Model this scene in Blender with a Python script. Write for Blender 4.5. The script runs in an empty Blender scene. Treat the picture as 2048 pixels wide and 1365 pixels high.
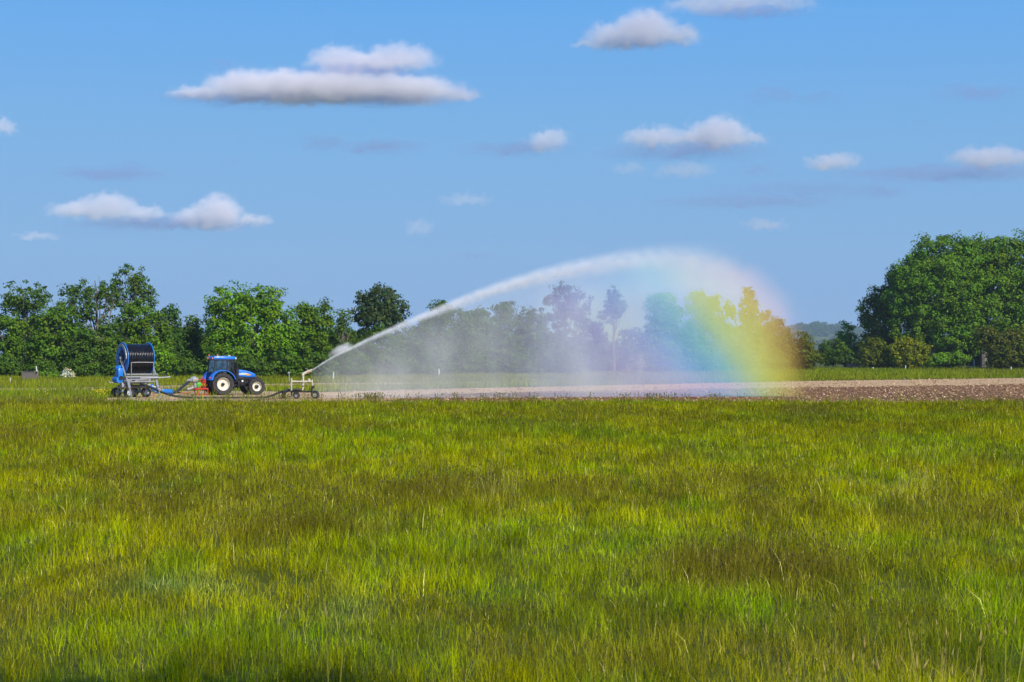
import bpy, bmesh, math, random
import numpy as np
from mathutils import Vector, Matrix

rng = np.random.default_rng(11)
random.seed(5)
R = math.radians
sc = bpy.context.scene
COL = sc.collection

# ------------------------------------------------------------------ camera geometry
F, HOR, H = 3413.0, 705.0, 3.3          # focal length in photo pixels, horizon row, eye height

def at(px, py, Y):
    """point in the world at distance Y seen at a photo pixel (used to take measurements from the photo)"""
    return Vector(((px - 1024) / F * Y, Y, H + (HOR - py) / F * Y))

def gnd(px, py):
    Y = F * H / (py - HOR)
    return ((px - 1024) / F * Y, Y)

def gx(px, Y):
    return (px - 1024) / F * Y

# ------------------------------------------------------------------ tagging
def tag(o, label=None, cat=None, group=None, kind=None):
    if label: o['label'] = label
    if cat: o['category'] = cat
    if group: o['group'] = group
    if kind: o['kind'] = kind
    return o

def empty(name, loc, rz=0.0, label=None, cat=None, group=None):
    o = bpy.data.objects.new(name, None)
    COL.objects.link(o)
    o.location = loc
    o.rotation_euler = (0, 0, rz)
    o.empty_display_size = 0.3
    return tag(o, label, cat, group)

def link(name, me, m=None, parent=None):
    o = bpy.data.objects.new(name, me)
    COL.objects.link(o)
    if m is not None:
        me.materials.append(m)
    if parent is not None:
        o.parent = parent
    return o

def copy_tree(o, parent=None):
    c = o.copy()
    COL.objects.link(c)
    c.parent = parent
    for ch in list(o.children):
        copy_tree(ch, c)
    return c

# ------------------------------------------------------------------ mesh builder
class MB:
    def __init__(s):
        s.v = []; s.f = []
    def add(s, vs, fs):
        b = len(s.v)
        s.v += [tuple(x) for x in vs]
        s.f += [tuple(i + b for i in f) for f in fs]
        return s
    def box(s, c, sz, rot=None, bevel=0.0):
        bm = bmesh.new()
        bmesh.ops.create_cube(bm, size=1.0)
        bmesh.ops.scale(bm, vec=sz, verts=bm.verts)
        if bevel > 0:
            bmesh.ops.bevel(bm, geom=bm.edges[:], offset=bevel, segments=2, affect='EDGES', profile=0.5)
        if rot is not None:
            bmesh.ops.rotate(bm, cent=(0, 0, 0), matrix=rot, verts=bm.verts)
        bmesh.ops.translate(bm, vec=c, verts=bm.verts)
        bm.verts.index_update()
        s.add([v.co for v in bm.verts], [[v.index for v in f.verts] for f in bm.faces])
        bm.free()
        return s
    def tube(s, pts, r, n=8, caps=True):
        pts = [Vector(p) for p in pts]
        rs = r if isinstance(r, (list, tuple)) else [r] * len(pts)
        vs, fs = [], []
        up = Vector((0, 0, 1))
        prev = None
        for i, p in enumerate(pts):
            t = (pts[min(i + 1, len(pts) - 1)] - pts[max(i - 1, 0)]).normalized()
            a = prev if prev is not None else (up if abs(t.z) < 0.9 else Vector((1, 0, 0)))
            x = (a - t * a.dot(t)).normalized()
            y = t.cross(x)
            prev = x
            for k in range(n):
                th = 2 * math.pi * k / n
                vs.append(p + (x * math.cos(th) + y * math.sin(th)) * rs[i])
        for i in range(len(pts) - 1):
            for k in range(n):
                k2 = (k + 1) % n
                fs.append((i * n + k, i * n + k2, (i + 1) * n + k2, (i + 1) * n + k))
        if caps:
            fs.append(tuple(range(n))[::-1])
            fs.append(tuple((len(pts) - 1) * n + k for k in range(n)))
        return s.add(vs, fs)
    def lathe(s, prof, c=(0, 0, 0), axis='y', n=32, a0=0.0, a1=None):
        """prof: (offset along axis, radius) closed if first==last"""
        full = a1 is None
        m = n if full else n + 1
        vs, fs = [], []
        c = Vector(c)
        for k in range(m):
            th = a0 + (2 * math.pi if full else (a1 - a0)) * k / n
            for (t, r) in prof:
                p, q = r * math.cos(th), r * math.sin(th)
                if axis == 'y': vs.append(c + Vector((p, t, q)))
                elif axis == 'x': vs.append(c + Vector((t, p, q)))
                else: vs.append(c + Vector((p, q, t)))
        L = len(prof)
        for k in range(n):
            k2 = (k + 1) % m
            for i in range(L - 1):
                fs.append((k * L + i, k * L + i + 1, k2 * L + i + 1, k2 * L + i))
        return s.add(vs, fs)
    def prism(s, poly, y0, y1):
        """poly in xz, extruded along y"""
        n = len(poly)
        vs = [(x, y0, z) for x, z in poly] + [(x, y1, z) for x, z in poly]
        fs = [tuple(range(n)), tuple(range(2 * n - 1, n - 1, -1))]
        fs += [(i, (i + 1) % n + 0, (i + 1) % n + n, i + n) for i in range(n)]
        return s.add(vs, fs)
    def build(s, name, m, parent=None, smooth=False, bevel=0.0):
        me = bpy.data.meshes.new(name)
        me.from_pydata(s.v, [], s.f)
        bm = bmesh.new(); bm.from_mesh(me)
        bmesh.ops.recalc_face_normals(bm, faces=bm.faces)
        if bevel > 0:
            es = [e for e in bm.edges if len(e.link_faces) == 2 and e.calc_face_angle(0) > 0.5]
            bmesh.ops.bevel(bm, geom=es, offset=bevel, segments=2, affect='EDGES', profile=0.5)
        bm.to_mesh(me); bm.free()
        if smooth:
            me.shade_smooth()
            try:
                me.set_sharp_from_angle(angle=R(40))
            except Exception:
                pass
        return link(name, me, m, parent)

def fast_mesh(name, verts, faces_flat, loop_tot, col=None):
    """verts (N,3); faces_flat flat loop vertex ids; loop_tot verts per face"""
    me = bpy.data.meshes.new(name)
    nv = len(verts); nl = len(faces_flat); nf = len(loop_tot)
    me.vertices.add(nv); me.loops.add(nl); me.polygons.add(nf)
    me.vertices.foreach_set('co', np.ascontiguousarray(verts, dtype=np.float32).ravel())
    me.loops.foreach_set('vertex_index', np.ascontiguousarray(faces_flat, dtype=np.int32))
    st = np.zeros(nf, dtype=np.int32); st[1:] = np.cumsum(loop_tot)[:-1]
    me.polygons.foreach_set('loop_start', st)
    try:
        me.polygons.foreach_set('loop_total', np.ascontiguousarray(loop_tot, dtype=np.int32))
    except Exception:
        pass
    me.update(calc_edges=True)
    if col is not None:
        a = me.color_attributes.new('col', 'FLOAT_COLOR', 'POINT')
        c4 = np.ones((nv, 4), dtype=np.float32); c4[:, :3] = col
        a.data.foreach_set('color', c4.ravel())
    return me

# ------------------------------------------------------------------ materials
def new_mat(name):
    m = bpy.data.materials.new(name)
    m.use_nodes = True
    nt = m.node_tree
    for n in list(nt.nodes): nt.nodes.remove(n)
    out = nt.nodes.new('ShaderNodeOutputMaterial')
    return m, nt, out

def N(nt, typ, **kw):
    n = nt.nodes.new(typ)
    for k, v in kw.items():
        setattr(n, k, v)
    return n

def setin(nt, n, **kw):
    for k, v in kw.items():
        k = k.replace('_', ' ')
        if hasattr(v, 'is_output'):
            nt.links.new(v, n.inputs[k])
        else:
            n.inputs[k].default_value = v
    return n

def mth(nt, op, a, b=None, c=None, clamp=False):
    n = nt.nodes.new('ShaderNodeMath'); n.operation = op; n.use_clamp = clamp
    for i, v in enumerate((a, b, c)):
        if v is None: continue
        if hasattr(v, 'is_output'): nt.links.new(v, n.inputs[i])
        else: n.inputs[i].default_value = v
    return n.outputs[0]

def maprange(nt, v, a, b, c, d, smooth=True):
    n = nt.nodes.new('ShaderNodeMapRange')
    n.interpolation_type = 'SMOOTHSTEP' if smooth else 'LINEAR'
    nt.links.new(v, n.inputs[0])
    for i, x in enumerate((a, b, c, d)):
        if hasattr(x, 'is_output'): nt.links.new(x, n.inputs[i + 1])
        else: n.inputs[i + 1].default_value = x
    return n.outputs[0]

def paint(name, c, rough=0.45, metal=0.0, var=0.18, dirt=None, dirt_amt=0.35, scale=6.0, bump=0.0):
    """paint / metal / rubber with uneven wear and dust"""
    m, nt, out = new_mat(name)
    b = N(nt, 'ShaderNodeBsdfPrincipled')
    tc = N(nt, 'ShaderNodeTexCoord')
    no = N(nt, 'ShaderNodeTexNoise'); setin(nt, no, Vector=tc.outputs['Object'], Scale=scale, Detail=5.0, Roughness=0.65)
    mix = N(nt, 'ShaderNodeMix', data_type='RGBA')
    d = dirt or tuple(x * (1 - var) for x in c)
    f = maprange(nt, no.outputs['Fac'], 0.45, 0.72, 0.0, dirt_amt if dirt else 1.0)
    nt.links.new(f, mix.inputs['Factor'])
    mix.inputs['A'].default_value = (*c, 1); mix.inputs['B'].default_value = (*d, 1)
    nt.links.new(mix.outputs['Result'], b.inputs['Base Color'])
    b.inputs['Metallic'].default_value = metal
    r = maprange(nt, no.outputs['Fac'], 0.3, 0.7, max(rough - 0.08, 0.02), min(rough + 0.15, 1))
    nt.links.new(r, b.inputs['Roughness'])
    if bump:
        bp = N(nt, 'ShaderNodeBump'); setin(nt, bp, Height=no.outputs['Fac'], Strength=bump, Distance=0.02)
        nt.links.new(bp.outputs[0], b.inputs['Normal'])
    nt.links.new(b.outputs[0], out.inputs['Surface'])
    return m

M = {}
M['tractor_blue'] = paint('tractor blue paint', (0.012, 0.18, 0.72), 0.3, dirt=(0.10, 0.11, 0.16), dirt_amt=0.25)
M['reel_blue'] = paint('reel blue paint', (0.012, 0.19, 0.62), 0.35, dirt=(0.10, 0.13, 0.18), dirt_amt=0.3)
M['dark_blue'] = paint('dark blue plate', (0.02, 0.045, 0.14), 0.5)
M['black'] = paint('black painted metal', (0.012, 0.012, 0.014), 0.45, dirt=(0.07, 0.06, 0.05))
M['rubber'] = paint('tyre rubber', (0.02, 0.02, 0.021), 0.75, dirt=(0.13, 0.105, 0.085), dirt_amt=0.7, scale=5)
M['cream'] = paint('cream wheel paint', (0.72, 0.68, 0.55), 0.4, dirt=(0.38, 0.33, 0.25), dirt_amt=0.4, scale=4)
M['galv'] = paint('galvanised steel', (0.34, 0.35, 0.36), 0.42, 0.35, dirt=(0.3, 0.28, 0.25), dirt_amt=0.5)
M['wheelgrey'] = paint('grey wheel steel', (0.55, 0.58, 0.62), 0.45, 0.2, dirt=(0.25, 0.22, 0.2))
M['hose'] = paint('black plastic hose', (0.010, 0.010, 0.013), 0.22, var=0.3, scale=3)
M['rubberhose'] = paint('dusty rubber hose', (0.022, 0.03, 0.03), 0.45, dirt=(0.08, 0.08, 0.07), dirt_amt=0.5)
M['red'] = paint('red frame paint', (0.62, 0.045, 0.03), 0.4, dirt=(0.3, 0.08, 0.05), dirt_amt=0.4)
M['green'] = paint('green gearbox paint', (0.06, 0.42, 0.03), 0.4, dirt=(0.2, 0.25, 0.05), dirt_amt=0.4)
M['yellow'] = paint('yellow guard plastic', (0.7, 0.55, 0.03), 0.45)
M['castgrey'] = paint('grey cast iron', (0.34, 0.34, 0.33), 0.6, 0.1, dirt=(0.17, 0.16, 0.14), bump=0.3)
M['beige'] = paint('weathered cream frame paint', (0.62, 0.56, 0.42), 0.55, dirt=(0.4, 0.31, 0.2), dirt_amt=0.6)
M['orange'] = paint('orange plastic', (0.75, 0.16, 0.03), 0.45)
M['rustorange'] = paint('rusty iron', (0.36, 0.13, 0.05), 0.8, dirt=(0.2, 0.08, 0.04))
M['amber'] = paint('amber lens', (0.8, 0.22, 0.03), 0.25)
M['redlens'] = paint('red lens', (0.75, 0.12, 0.14), 0.25)
M['clearlens'] = paint('clear lamp lens', (0.85, 0.87, 0.9), 0.15)
M['decal_cream'] = paint('cream decal', (0.55, 0.62, 0.6), 0.35)
M['decal_orange'] = paint('yellow orange decal', (0.75, 0.38, 0.04), 0.35)
M['seat'] = paint('seat fabric', (0.05, 0.055, 0.06), 0.9)
M['whitepost'] = paint('white weathered post', (0.75, 0.74, 0.7), 0.7, dirt=(0.45, 0.42, 0.36), dirt_amt=0.5, scale=9)
M['greywood'] = paint('weathered grey timber', (0.20, 0.165, 0.14), 0.85, dirt=(0.12, 0.085, 0.06), dirt_amt=0.8, scale=8, bump=0.4)
M['darkwood'] = paint('dark timber', (0.06, 0.055, 0.055), 0.85, bump=0.3)
M['brick'] = paint('red brown brick', (0.33, 0.16, 0.11), 0.9, dirt=(0.24, 0.15, 0.12), scale=3)
M['roofgrey'] = paint('grey roof tiles', (0.22, 0.23, 0.26), 0.7, dirt=(0.12, 0.13, 0.14), scale=4)

def glass_mat():
    m, nt, out = new_mat('tinted cab glass')
    t = N(nt, 'ShaderNodeBsdfTransparent'); t.inputs[0].default_value = (0.20, 0.32, 0.33, 1)
    g = N(nt, 'ShaderNodeBsdfGlossy'); g.inputs['Color'].default_value = (0.8, 0.9, 0.9, 1)
    g.inputs['Roughness'].default_value = 0.06
    no = N(nt, 'ShaderNodeTexNoise'); no.inputs['Scale'].default_value = 4
    f = maprange(nt, no.outputs['Fac'], 0.35, 0.7, 0.16, 0.34)
    mx = N(nt, 'ShaderNodeMixShader')
    nt.links.new(f, mx.inputs[0]); nt.links.new(t.outputs[0], mx.inputs[1]); nt.links.new(g.outputs[0], mx.inputs[2])
    nt.links.new(mx.outputs[0], out.inputs['Surface'])
    return m
M['glass'] = glass_mat()

def leaf_mat(name, trans=0.35, rough=0.5, spec=0.25):
    """leaf colour comes from the leaves themselves (one colour per leaf)"""
    m, nt, out = new_mat(name)
    at_ = N(nt, 'ShaderNodeAttribute', attribute_name='col')
    b = N(nt, 'ShaderNodeBsdfPrincipled')
    b.inputs['Roughness'].default_value = rough
    b.inputs['Specular IOR Level'].default_value = spec
    nt.links.new(at_.outputs['Color'], b.inputs['Base Color'])
    tr = N(nt, 'ShaderNodeBsdfTranslucent')
    mulc = N(nt, 'ShaderNodeMix', data_type='RGBA', blend_type='MULTIPLY')
    mulc.inputs['Factor'].default_value = 1.0
    nt.links.new(at_.outputs['Color'], mulc.inputs['A'])
    mulc.inputs['B'].default_value = (1.25, 1.3, 0.5, 1)
    nt.links.new(mulc.outputs['Result'], tr.inputs['Color'])
    mx = N(nt, 'ShaderNodeMixShader'); mx.inputs[0].default_value = trans
    nt.links.new(b.outputs[0], mx.inputs[1]); nt.links.new(tr.outputs[0], mx.inputs[2])
    nt.links.new(mx.outputs[0], out.inputs['Surface'])
    return m
M['leaf'] = leaf_mat('tree leaves', 0.25, .55, .12)
M['grass'] = leaf_mat('grass blades', 0.18, 0.8, 0.0)
M['clod'] = leaf_mat('soil clods', 0.0, 0.95, 0.1)

def bark_mat():
    m, nt, out = new_mat('bark')
    b = N(nt, 'ShaderNodeBsdfPrincipled'); b.inputs['Roughness'].default_value = 0.9
    tc = N(nt, 'ShaderNodeTexCoord')
    mp = N(nt, 'ShaderNodeMapping'); mp.inputs['Scale'].default_value = (6, 6, 1.2)
    nt.links.new(tc.outputs['Object'], mp.inputs[0])
    no = N(nt, 'ShaderNodeTexNoise'); setin(nt, no, Vector=mp.outputs[0], Scale=1.5, Detail=6.0)
    cr = N(nt, 'ShaderNodeValToRGB')
    cr.color_ramp.elements[0].color = (0.05, 0.04, 0.032, 1); cr.color_ramp.elements[1].color = (0.30, 0.26, 0.22, 1)
    cr.color_ramp.elements[0].position = 0.3; cr.color_ramp.elements[1].position = 0.75
    nt.links.new(no.outputs['Fac'], cr.inputs[0]); nt.links.new(cr.outputs[0], b.inputs['Base Color'])
    bp = N(nt, 'ShaderNodeBump'); setin(nt, bp, Height=no.outputs['Fac'], Strength=0.6, Distance=0.05)
    nt.links.new(bp.outputs[0], b.inputs['Normal'])
    nt.links.new(b.outputs[0], out.inputs['Surface'])
    return m
M['bark'] = bark_mat()

def ground_mat(name, stops, scale=(0.3, 0.3, 0.3), fine=8.0, bump=0.5, rough=0.95, fine_amt=0.45):
    m, nt, out = new_mat(name)
    b = N(nt, 'ShaderNodeBsdfPrincipled'); b.inputs['Roughness'].default_value = rough
    b.inputs['Specular IOR Level'].default_value = 0.15
    tc = N(nt, 'ShaderNodeTexCoord')
    mp = N(nt, 'ShaderNodeMapping'); mp.inputs['Scale'].default_value = scale
    nt.links.new(tc.outputs['Object'], mp.inputs[0])
    n1 = N(nt, 'ShaderNodeTexNoise'); setin(nt, n1, Vector=mp.outputs[0], Scale=1.0, Detail=6.0, Roughness=0.6)
    n2 = N(nt, 'ShaderNodeTexNoise'); setin(nt, n2, Vector=tc.outputs['Object'], Scale=fine, Detail=4.0, Roughness=0.7)
    f = mth(nt, 'ADD', mth(nt, 'MULTIPLY', n1.outputs['Fac'], 1 - fine_amt), mth(nt, 'MULTIPLY', n2.outputs['Fac'], fine_amt))
    cr = N(nt, 'ShaderNodeValToRGB')
    el = cr.color_ramp.elements
    el[0].position, el[0].color = stops[0][0], (*stops[0][1], 1)
    el[1].position, el[1].color = stops[-1][0], (*stops[-1][1], 1)
    for p, c in stops[1:-1]:
        e = el.new(p); e.color = (*c, 1)
    nt.links.new(f, cr.inputs[0]); nt.links.new(cr.outputs[0], b.inputs['Base Color'])
    bp = N(nt, 'ShaderNodeBump'); setin(nt, bp, Height=n2.outputs['Fac'], Strength=bump, Distance=0.1)
    nt.links.new(bp.outputs[0], b.inputs['Normal'])
    nt.links.new(b.outputs[0], out.inputs['Surface'])
    return m
M['ground'] = ground_mat('meadow ground', [(0.36, (0.035, 0.05, 0.010)), (0.5, (0.075, 0.10, 0.014)), (0.64, (0.12, 0.12, 0.025))], (0.05, 0.03, 0.05), 4.0)
M['soil'] = ground_mat('dry soil', [(0.34, (0.37, 0.23, 0.115)), (0.5, (0.53, 0.35, 0.18)), (0.66, (0.64, 0.45, 0.25))], (0.05, 0.12, 0.1), 2.5)
M['wetsoil'] = ground_mat('dark moist soil', [(0.34, (0.11, 0.05, 0.022)), (0.5, (0.20, 0.098, 0.045)), (0.66, (0.34, 0.18, 0.09))], (0.05, 0.12, 0.1), 2.5)
M['track'] = ground_mat('dry sandy track', [(0.34, (0.40, 0.26, 0.14)), (0.5, (0.54, 0.36, 0.21)), (0.66, (0.62, 0.46, 0.26))], (0.1, 0.2, 0.1), 2.0)

# ------------------------------------------------------------------ numpy noise
def vnoise(x, y, seed=0):
    g = np.random.default_rng(1000 + seed).random((256, 256))
    xi = np.floor(x).astype(int); yi = np.floor(y).astype(int)
    fx = x - xi; fy = y - yi
    fx = fx * fx * (3 - 2 * fx); fy = fy * fy * (3 - 2 * fy)
    a = g[xi % 256, yi % 256]; b = g[(xi + 1) % 256, yi % 256]
    c = g[xi % 256, (yi + 1) % 256]; d = g[(xi + 1) % 256, (yi + 1) % 256]
    return (a * (1 - fx) + b * fx) * (1 - fy) + (c * (1 - fx) + d * fx) * fy

def fbm(x, y, seed=0, oct=3):
    s = 0; a = 1; t = 0
    for i in range(oct):
        s = s + a * vnoise(x * 2 ** i + 17.3 * i, y * 2 ** i + 9.1 * i, seed + i); t += a; a *= 0.5
    return s / t

def sstep(a, b, x):
    t = np.clip((x - a) / (b - a), 0, 1)
    return t * t * (3 - 2 * t)

def in_poly(x, y, poly):
    ins = np.zeros(len(x), bool)
    n = len(poly)
    for i in range(n):
        x0, y0 = poly[i]; x1, y1 = poly[(i + 1) % n]
        c = ((y0 > y) != (y1 > y)) & (x < (x1 - x0) * (y - y0) / (y1 - y0 + 1e-12) + x0)
        ins ^= c
    return ins

def bank(y):
    """the grassy bank the photographer stands on"""
    return 1.6 * sstep(16.0, 2.0, np.asarray(y, dtype=float))

# ------------------------------------------------------------------ setting: ground, soil, track
def make_ground():
    ys = [-2000, -400, -120, -60, -30, -15, -5] + [0, 1, 2, 3, 4, 5, 6, 7, 8, 9, 10, 11, 12, 13, 14, 15, 16, 18, 24, 40, 70, 100, 130, 170, 220, 300, 500, 1000, 2500, 5800]
    xs = [-6000, -2000, -600, -250, -120, -60, -30, -12, 0, 12, 30, 60, 120, 250, 600, 2000, 6000]
    vs = [(x, y, float(bank(y)) if y > 2 else 1.6) for y in ys for x in xs]
    n = len(xs)
    fs = [(j * n + i, j * n + i + 1, (j + 1) * n + i + 1, (j + 1) * n + i) for j in range(len(ys) - 1) for i in range(n - 1)]
    me = bpy.data.meshes.new('ground'); me.from_pydata(vs, [], fs); me.shade_smooth()
    tag(link('ground', me, M['ground']), kind='structure')
make_ground()

SOIL = [gnd(560, 797.5), gnd(640, 785), gnd(900, 778), gnd(1250, 770.5), gnd(1600, 763), gnd(2048, 756.5), gnd(2300, 753.5),
        (gx(2600, 113), 113.0), (gx(480, 113), 113.0)]
WET = [(gx(760, 113.5), 113.5), gnd(860, 790), gnd(1100, 783.5), gnd(1500, 777), gnd(2048, 769.5), gnd(2300, 768), (gx(2600, 113.5), 113.5)]
TRACK = [gnd(-250, 778), gnd(60, 777), gnd(230, 774.5), gnd(420, 770), gnd(640, 767), gnd(1000, 764), gnd(1000, 767.5), gnd(640, 772), gnd(430, 777), gnd(230, 780.5), gnd(60, 782), gnd(-250, 783.5)]
YARD = [gnd(215, 799), gnd(240, 790), gnd(330, 783), gnd(520, 783), gnd(636, 786.5), gnd(556, 797), (gx(480, 113.2), 113.2), (gx(215, 113.2), 113.2)]

def sheet(name, poly, z, m, jit=0.0, seed=0):
    """a flat sheet with a wavering edge"""
    pts = []
    r = random.Random(seed)
    for i in range(len(poly)):
        a = Vector((*poly[i], 0)); b = Vector((*poly[(i + 1) % len(poly)], 0))
        k = max(1, int((b - a).length / 1.2))
        for j in range(k):
            p = a.lerp(b, j / k)
            pts.append((p.x + r.uniform(-jit, jit), p.y + r.uniform(-jit, jit) * 2, z))
    me = bpy.data.meshes.new(name)
    bm = bmesh.new()
    f = bm.faces.new([bm.verts.new(p) for p in pts])
    bmesh.ops.triangulate(bm, faces=[f])
    bmesh.ops.recalc_face_normals(bm, faces=bm.faces)
    for f in bm.faces:
        if f.normal.z < 0: f.normal_flip()
    bm.to_mesh(me); bm.free()
    return tag(link(name, me, m), kind='structure')
sheet('soil_field', SOIL, 0.008, M['soil'], 0.35, 1)
sheet('moist_soil', WET, 0.016, M['wetsoil'], 1.1, 2)
sheet('sandy_track', TRACK, 0.012, M['track'], 0.3, 3)
sheet('trampled_verge', YARD, 0.020, M['track'], 0.3, 4)

# ------------------------------------------------------------------ soil clods and stones (uncountable)
def make_clods():
    n = 42000
    X = rng.uniform(-14, 95, n); Y = 113 + rng.random(n) ** 1.6 * 100
    k = in_poly(X, Y, SOIL); X, Y = X[k], Y[k]; n = len(X)
    wet = in_poly(X, Y, WET)
    keep = wet | (rng.random(n) < 0.32)
    X, Y, wet = X[keep], Y[keep], wet[keep]; n = len(X)
    s = rng.uniform(0.03, 0.085, n) * (1 + 0.7 * (rng.random(n) > 0.93)) * (Y / 125) ** 0.5
    base = np.array([(1, 0, 0), (0, 1, 0), (-1, 0, 0), (0, -1, 0), (0, 0, 1), (0, 0, -1)], float)
    V = base[None] * rng.uniform(0.6, 1.25, (n, 6, 1)) * s[:, None, None]
    V[:, :, 0] *= rng.uniform(0.9, 1.9, n)[:, None]
    V[:, :, 2] *= 0.75
    a = rng.uniform(0, 6.28, n); ca, sa = np.cos(a)[:, None], np.sin(a)[:, None]
    vx = V[:, :, 0] * ca - V[:, :, 1] * sa; vy = V[:, :, 0] * sa + V[:, :, 1] * ca
    V[:, :, 0] = vx + X[:, None]; V[:, :, 1] = vy + Y[:, None]; V[:, :, 2] += (s * 0.35)[:, None]
    tri = np.array([(0, 1, 4), (1, 2, 4), (2, 3, 4), (3, 0, 4), (1, 0, 5), (2, 1, 5), (3, 2, 5), (0, 3, 5)])
    Fc = (np.arange(n)[:, None, None] * 6 + tri[None]).reshape(-1)
    t = rng.random(n)[:, None]
    c = np.where(t < 0.6, np.array([[0.21, 0.115, 0.058]]), np.where(t < 0.9, np.array([[0.42, 0.265, 0.14]]), np.array([[0.72, 0.54, 0.34]])))
    c = np.where(wet[:, None], c, np.where(rng.random((n, 1)) < .4, np.array([[.30, .18, .10]]), np.array([[.60, .41, .24]]))) * rng.uniform(0.7, 1.25, (n, 1))
    me = fast_mesh('soil_clods', V.reshape(-1, 3), Fc, np.full(n * 8, 3), np.repeat(c, 6, axis=0))
    tag(link('soil_clods', me, M['clod']), 'pale clods and stones strewn over the dark bare soil', 'soil clods', kind='stuff')
make_clods()

# ------------------------------------------------------------------ grass
YG = np.array([0.31, 0.315, 0.001]); GR = np.array([0.075, 0.27, 0.002]); OL = np.array([0.145, 0.135, 0.004])
BR = np.array([0.105, 0.076, 0.020]); ST = np.array([0.62, 0.55, 0.17]); BG = np.array([0.14, 0.29, 0.09])

# patches one can see in the photo: (px, py, half width px, half height px, kind, strength)
PATCH = [(1520, 1112, 200, 40, 'br', 1.5), (1540, 995, 110, 16, 'br', .9), (560, 1030, 210, 24, 'br', .8), (860, 965, 200, 22, 'br', .75),
         (640, 985, 90, 14, 'br', .6), (330, 1000, 200, 25, 'br', .5), (1890, 1010, 150, 30, 'br', .5), (1500, 945, 120, 14, 'br', .6),
         (440, 1235, 300, 40, 'gr', 1.0), (350, 1138, 110, 16, 'bg', 1.0), (690, 1180, 60, 22, 'bg', .9), (1500, 1185, 130, 28, 'gr', .9),
         (1010, 1150, 110, 25, 'gr', .7), (800, 1270, 120, 30, 'gr', .6), (770, 860, 140, 10, 'gr', .9), (1830, 865, 120, 9, 'gr', .6),
         (1120, 1060, 130, 15, 'gr', .5), (520, 895, 420, 22, 'yg', .8), (1700, 920, 120, 20, 'yg', .5), (930, 1095, 300, 30, 'yg', .5),
         (1380, 990, 60, 10, 'gr', .7), (50, 1070, 60, 40, 'gr', .5), (1760, 1060, 110, 12, 'gr', .6), (1130, 1200, 150, 40, 'gr', .4)]

def grass_col(x, y, n):
    px = 1024 + F * x / y; py = HOR + F * (H - 0.3) / y
    n1 = fbm(x / 3.2, y / 6.5, 1, 3); n2 = fbm(x / 1.0, y / 2.2, 7, 2); n3 = fbm(x / 7, y / 14, 21, 2)
    n4 = fbm(x / .45, y / .9, 91, 2)
    br = sstep(0.55, 0.78, n1 + .35 * (n4 - .5)) * 0.6
    gr = sstep(0.55, 0.75, n2) * 0.5 + sstep(0.55, 0.75, n3) * 0.4
    bg = np.zeros(n); yg = sstep(0.62, 0.3, n1 + .4 * (n4 - .5))
    for (cx, cy, rx, ry, k, s) in PATCH:
        w = s * np.exp(-(((px - cx) / rx) ** 2 + ((py - cy) / ry) ** 2) ** 1.2) * np.clip(.55 + 1.0 * n4, 0, 1.25)
        if k == 'br': br = np.maximum(br, w * 1.35); gr = gr * (1 - w); yg = yg * (1 - w)
        elif k == 'gr': gr = np.maximum(gr, w); br = br * (1 - w)
        elif k == 'bg': bg = np.maximum(bg, w); br = br * (1 - w)
        else: yg = np.maximum(yg, w); br = br * (1 - w)
    far = sstep(55, 95, y)
    ol = 0.30 + 0.75 * far
    w = np.stack([1.0 + 1.0 * yg, gr * 1.5, ol * .8, br * 1.7, bg * 1.5], 1)
    w = w * rng.uniform(0.35, 1.0, w.shape)
    w /= w.sum(1, keepdims=True)
    c = w @ np.stack([YG, GR, OL, BR, BG])
    st = rng.random(n) < 0.02
    c[st] = ST * rng.uniform(0.6, 1.1, (st.sum(), 1))
    c *= rng.uniform(0.3, 1.7, (n, 1)) * (.34 + 1.72 * fbm(x / .5, y / 1.1, 61, 3))[:, None] * (1 - .16 * sstep(35, 80, y) + .6 * sstep(30, 60, y) * (fbm(x / 3.0, y / 5.0, 301, 3) - .5))[:, None]
    return c, np.clip(br, 0, 1.2)

def blades(x, y, z, h, w, lean, col, yaw=None):
    """bent grass blades: two quads-and-a-tip each"""
    n = len(x)
    a = rng.uniform(0, 6.283, n) if yaw is None else yaw
    la = rng.uniform(0, 6.283, n)
    dx, dy = np.cos(a) * w / 2, np.sin(a) * w / 2
    lx, ly = np.cos(la) * lean * h, np.sin(la) * lean * h
    V = np.empty((n, 5, 3))
    V[:, 0] = np.stack([x - dx, y - dy, z], 1); V[:, 1] = np.stack([x + dx, y + dy, z], 1)
    mx, my, mz = x + lx * .3, y + ly * .3, z + h * .55
    V[:, 2] = np.stack([mx + dx * .85, my + dy * .85, mz], 1); V[:, 3] = np.stack([mx - dx * .85, my - dy * .85, mz], 1)
    V[:, 4] = np.stack([x + lx, y + ly, z + h * np.sqrt(np.clip(1 - lean ** 2 * .6, .2, 1))], 1)
    ids = np.arange(n)[:, None] * 5
    Fc = (ids + np.array([[0, 1, 2, 3, 3, 2, 4]])).reshape(-1)
    tot = np.tile(np.array([4, 3]), n)
    return V.reshape(-1, 3), Fc, tot, np.repeat(col, 5, axis=0)

def sample_field(n, y0, y1, p):
    """distances with a density falling off with y**-p, over a trapezium wider than the view"""
    u = rng.random(n)
    e = 2 - p
    y = (y0 ** e + u * (y1 ** e - y0 ** e)) ** (1 / e)
    hw = 0.30 * y * 1.22 + 2.5
    x = rng.uniform(-1, 1, n) * hw
    return x, y

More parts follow.
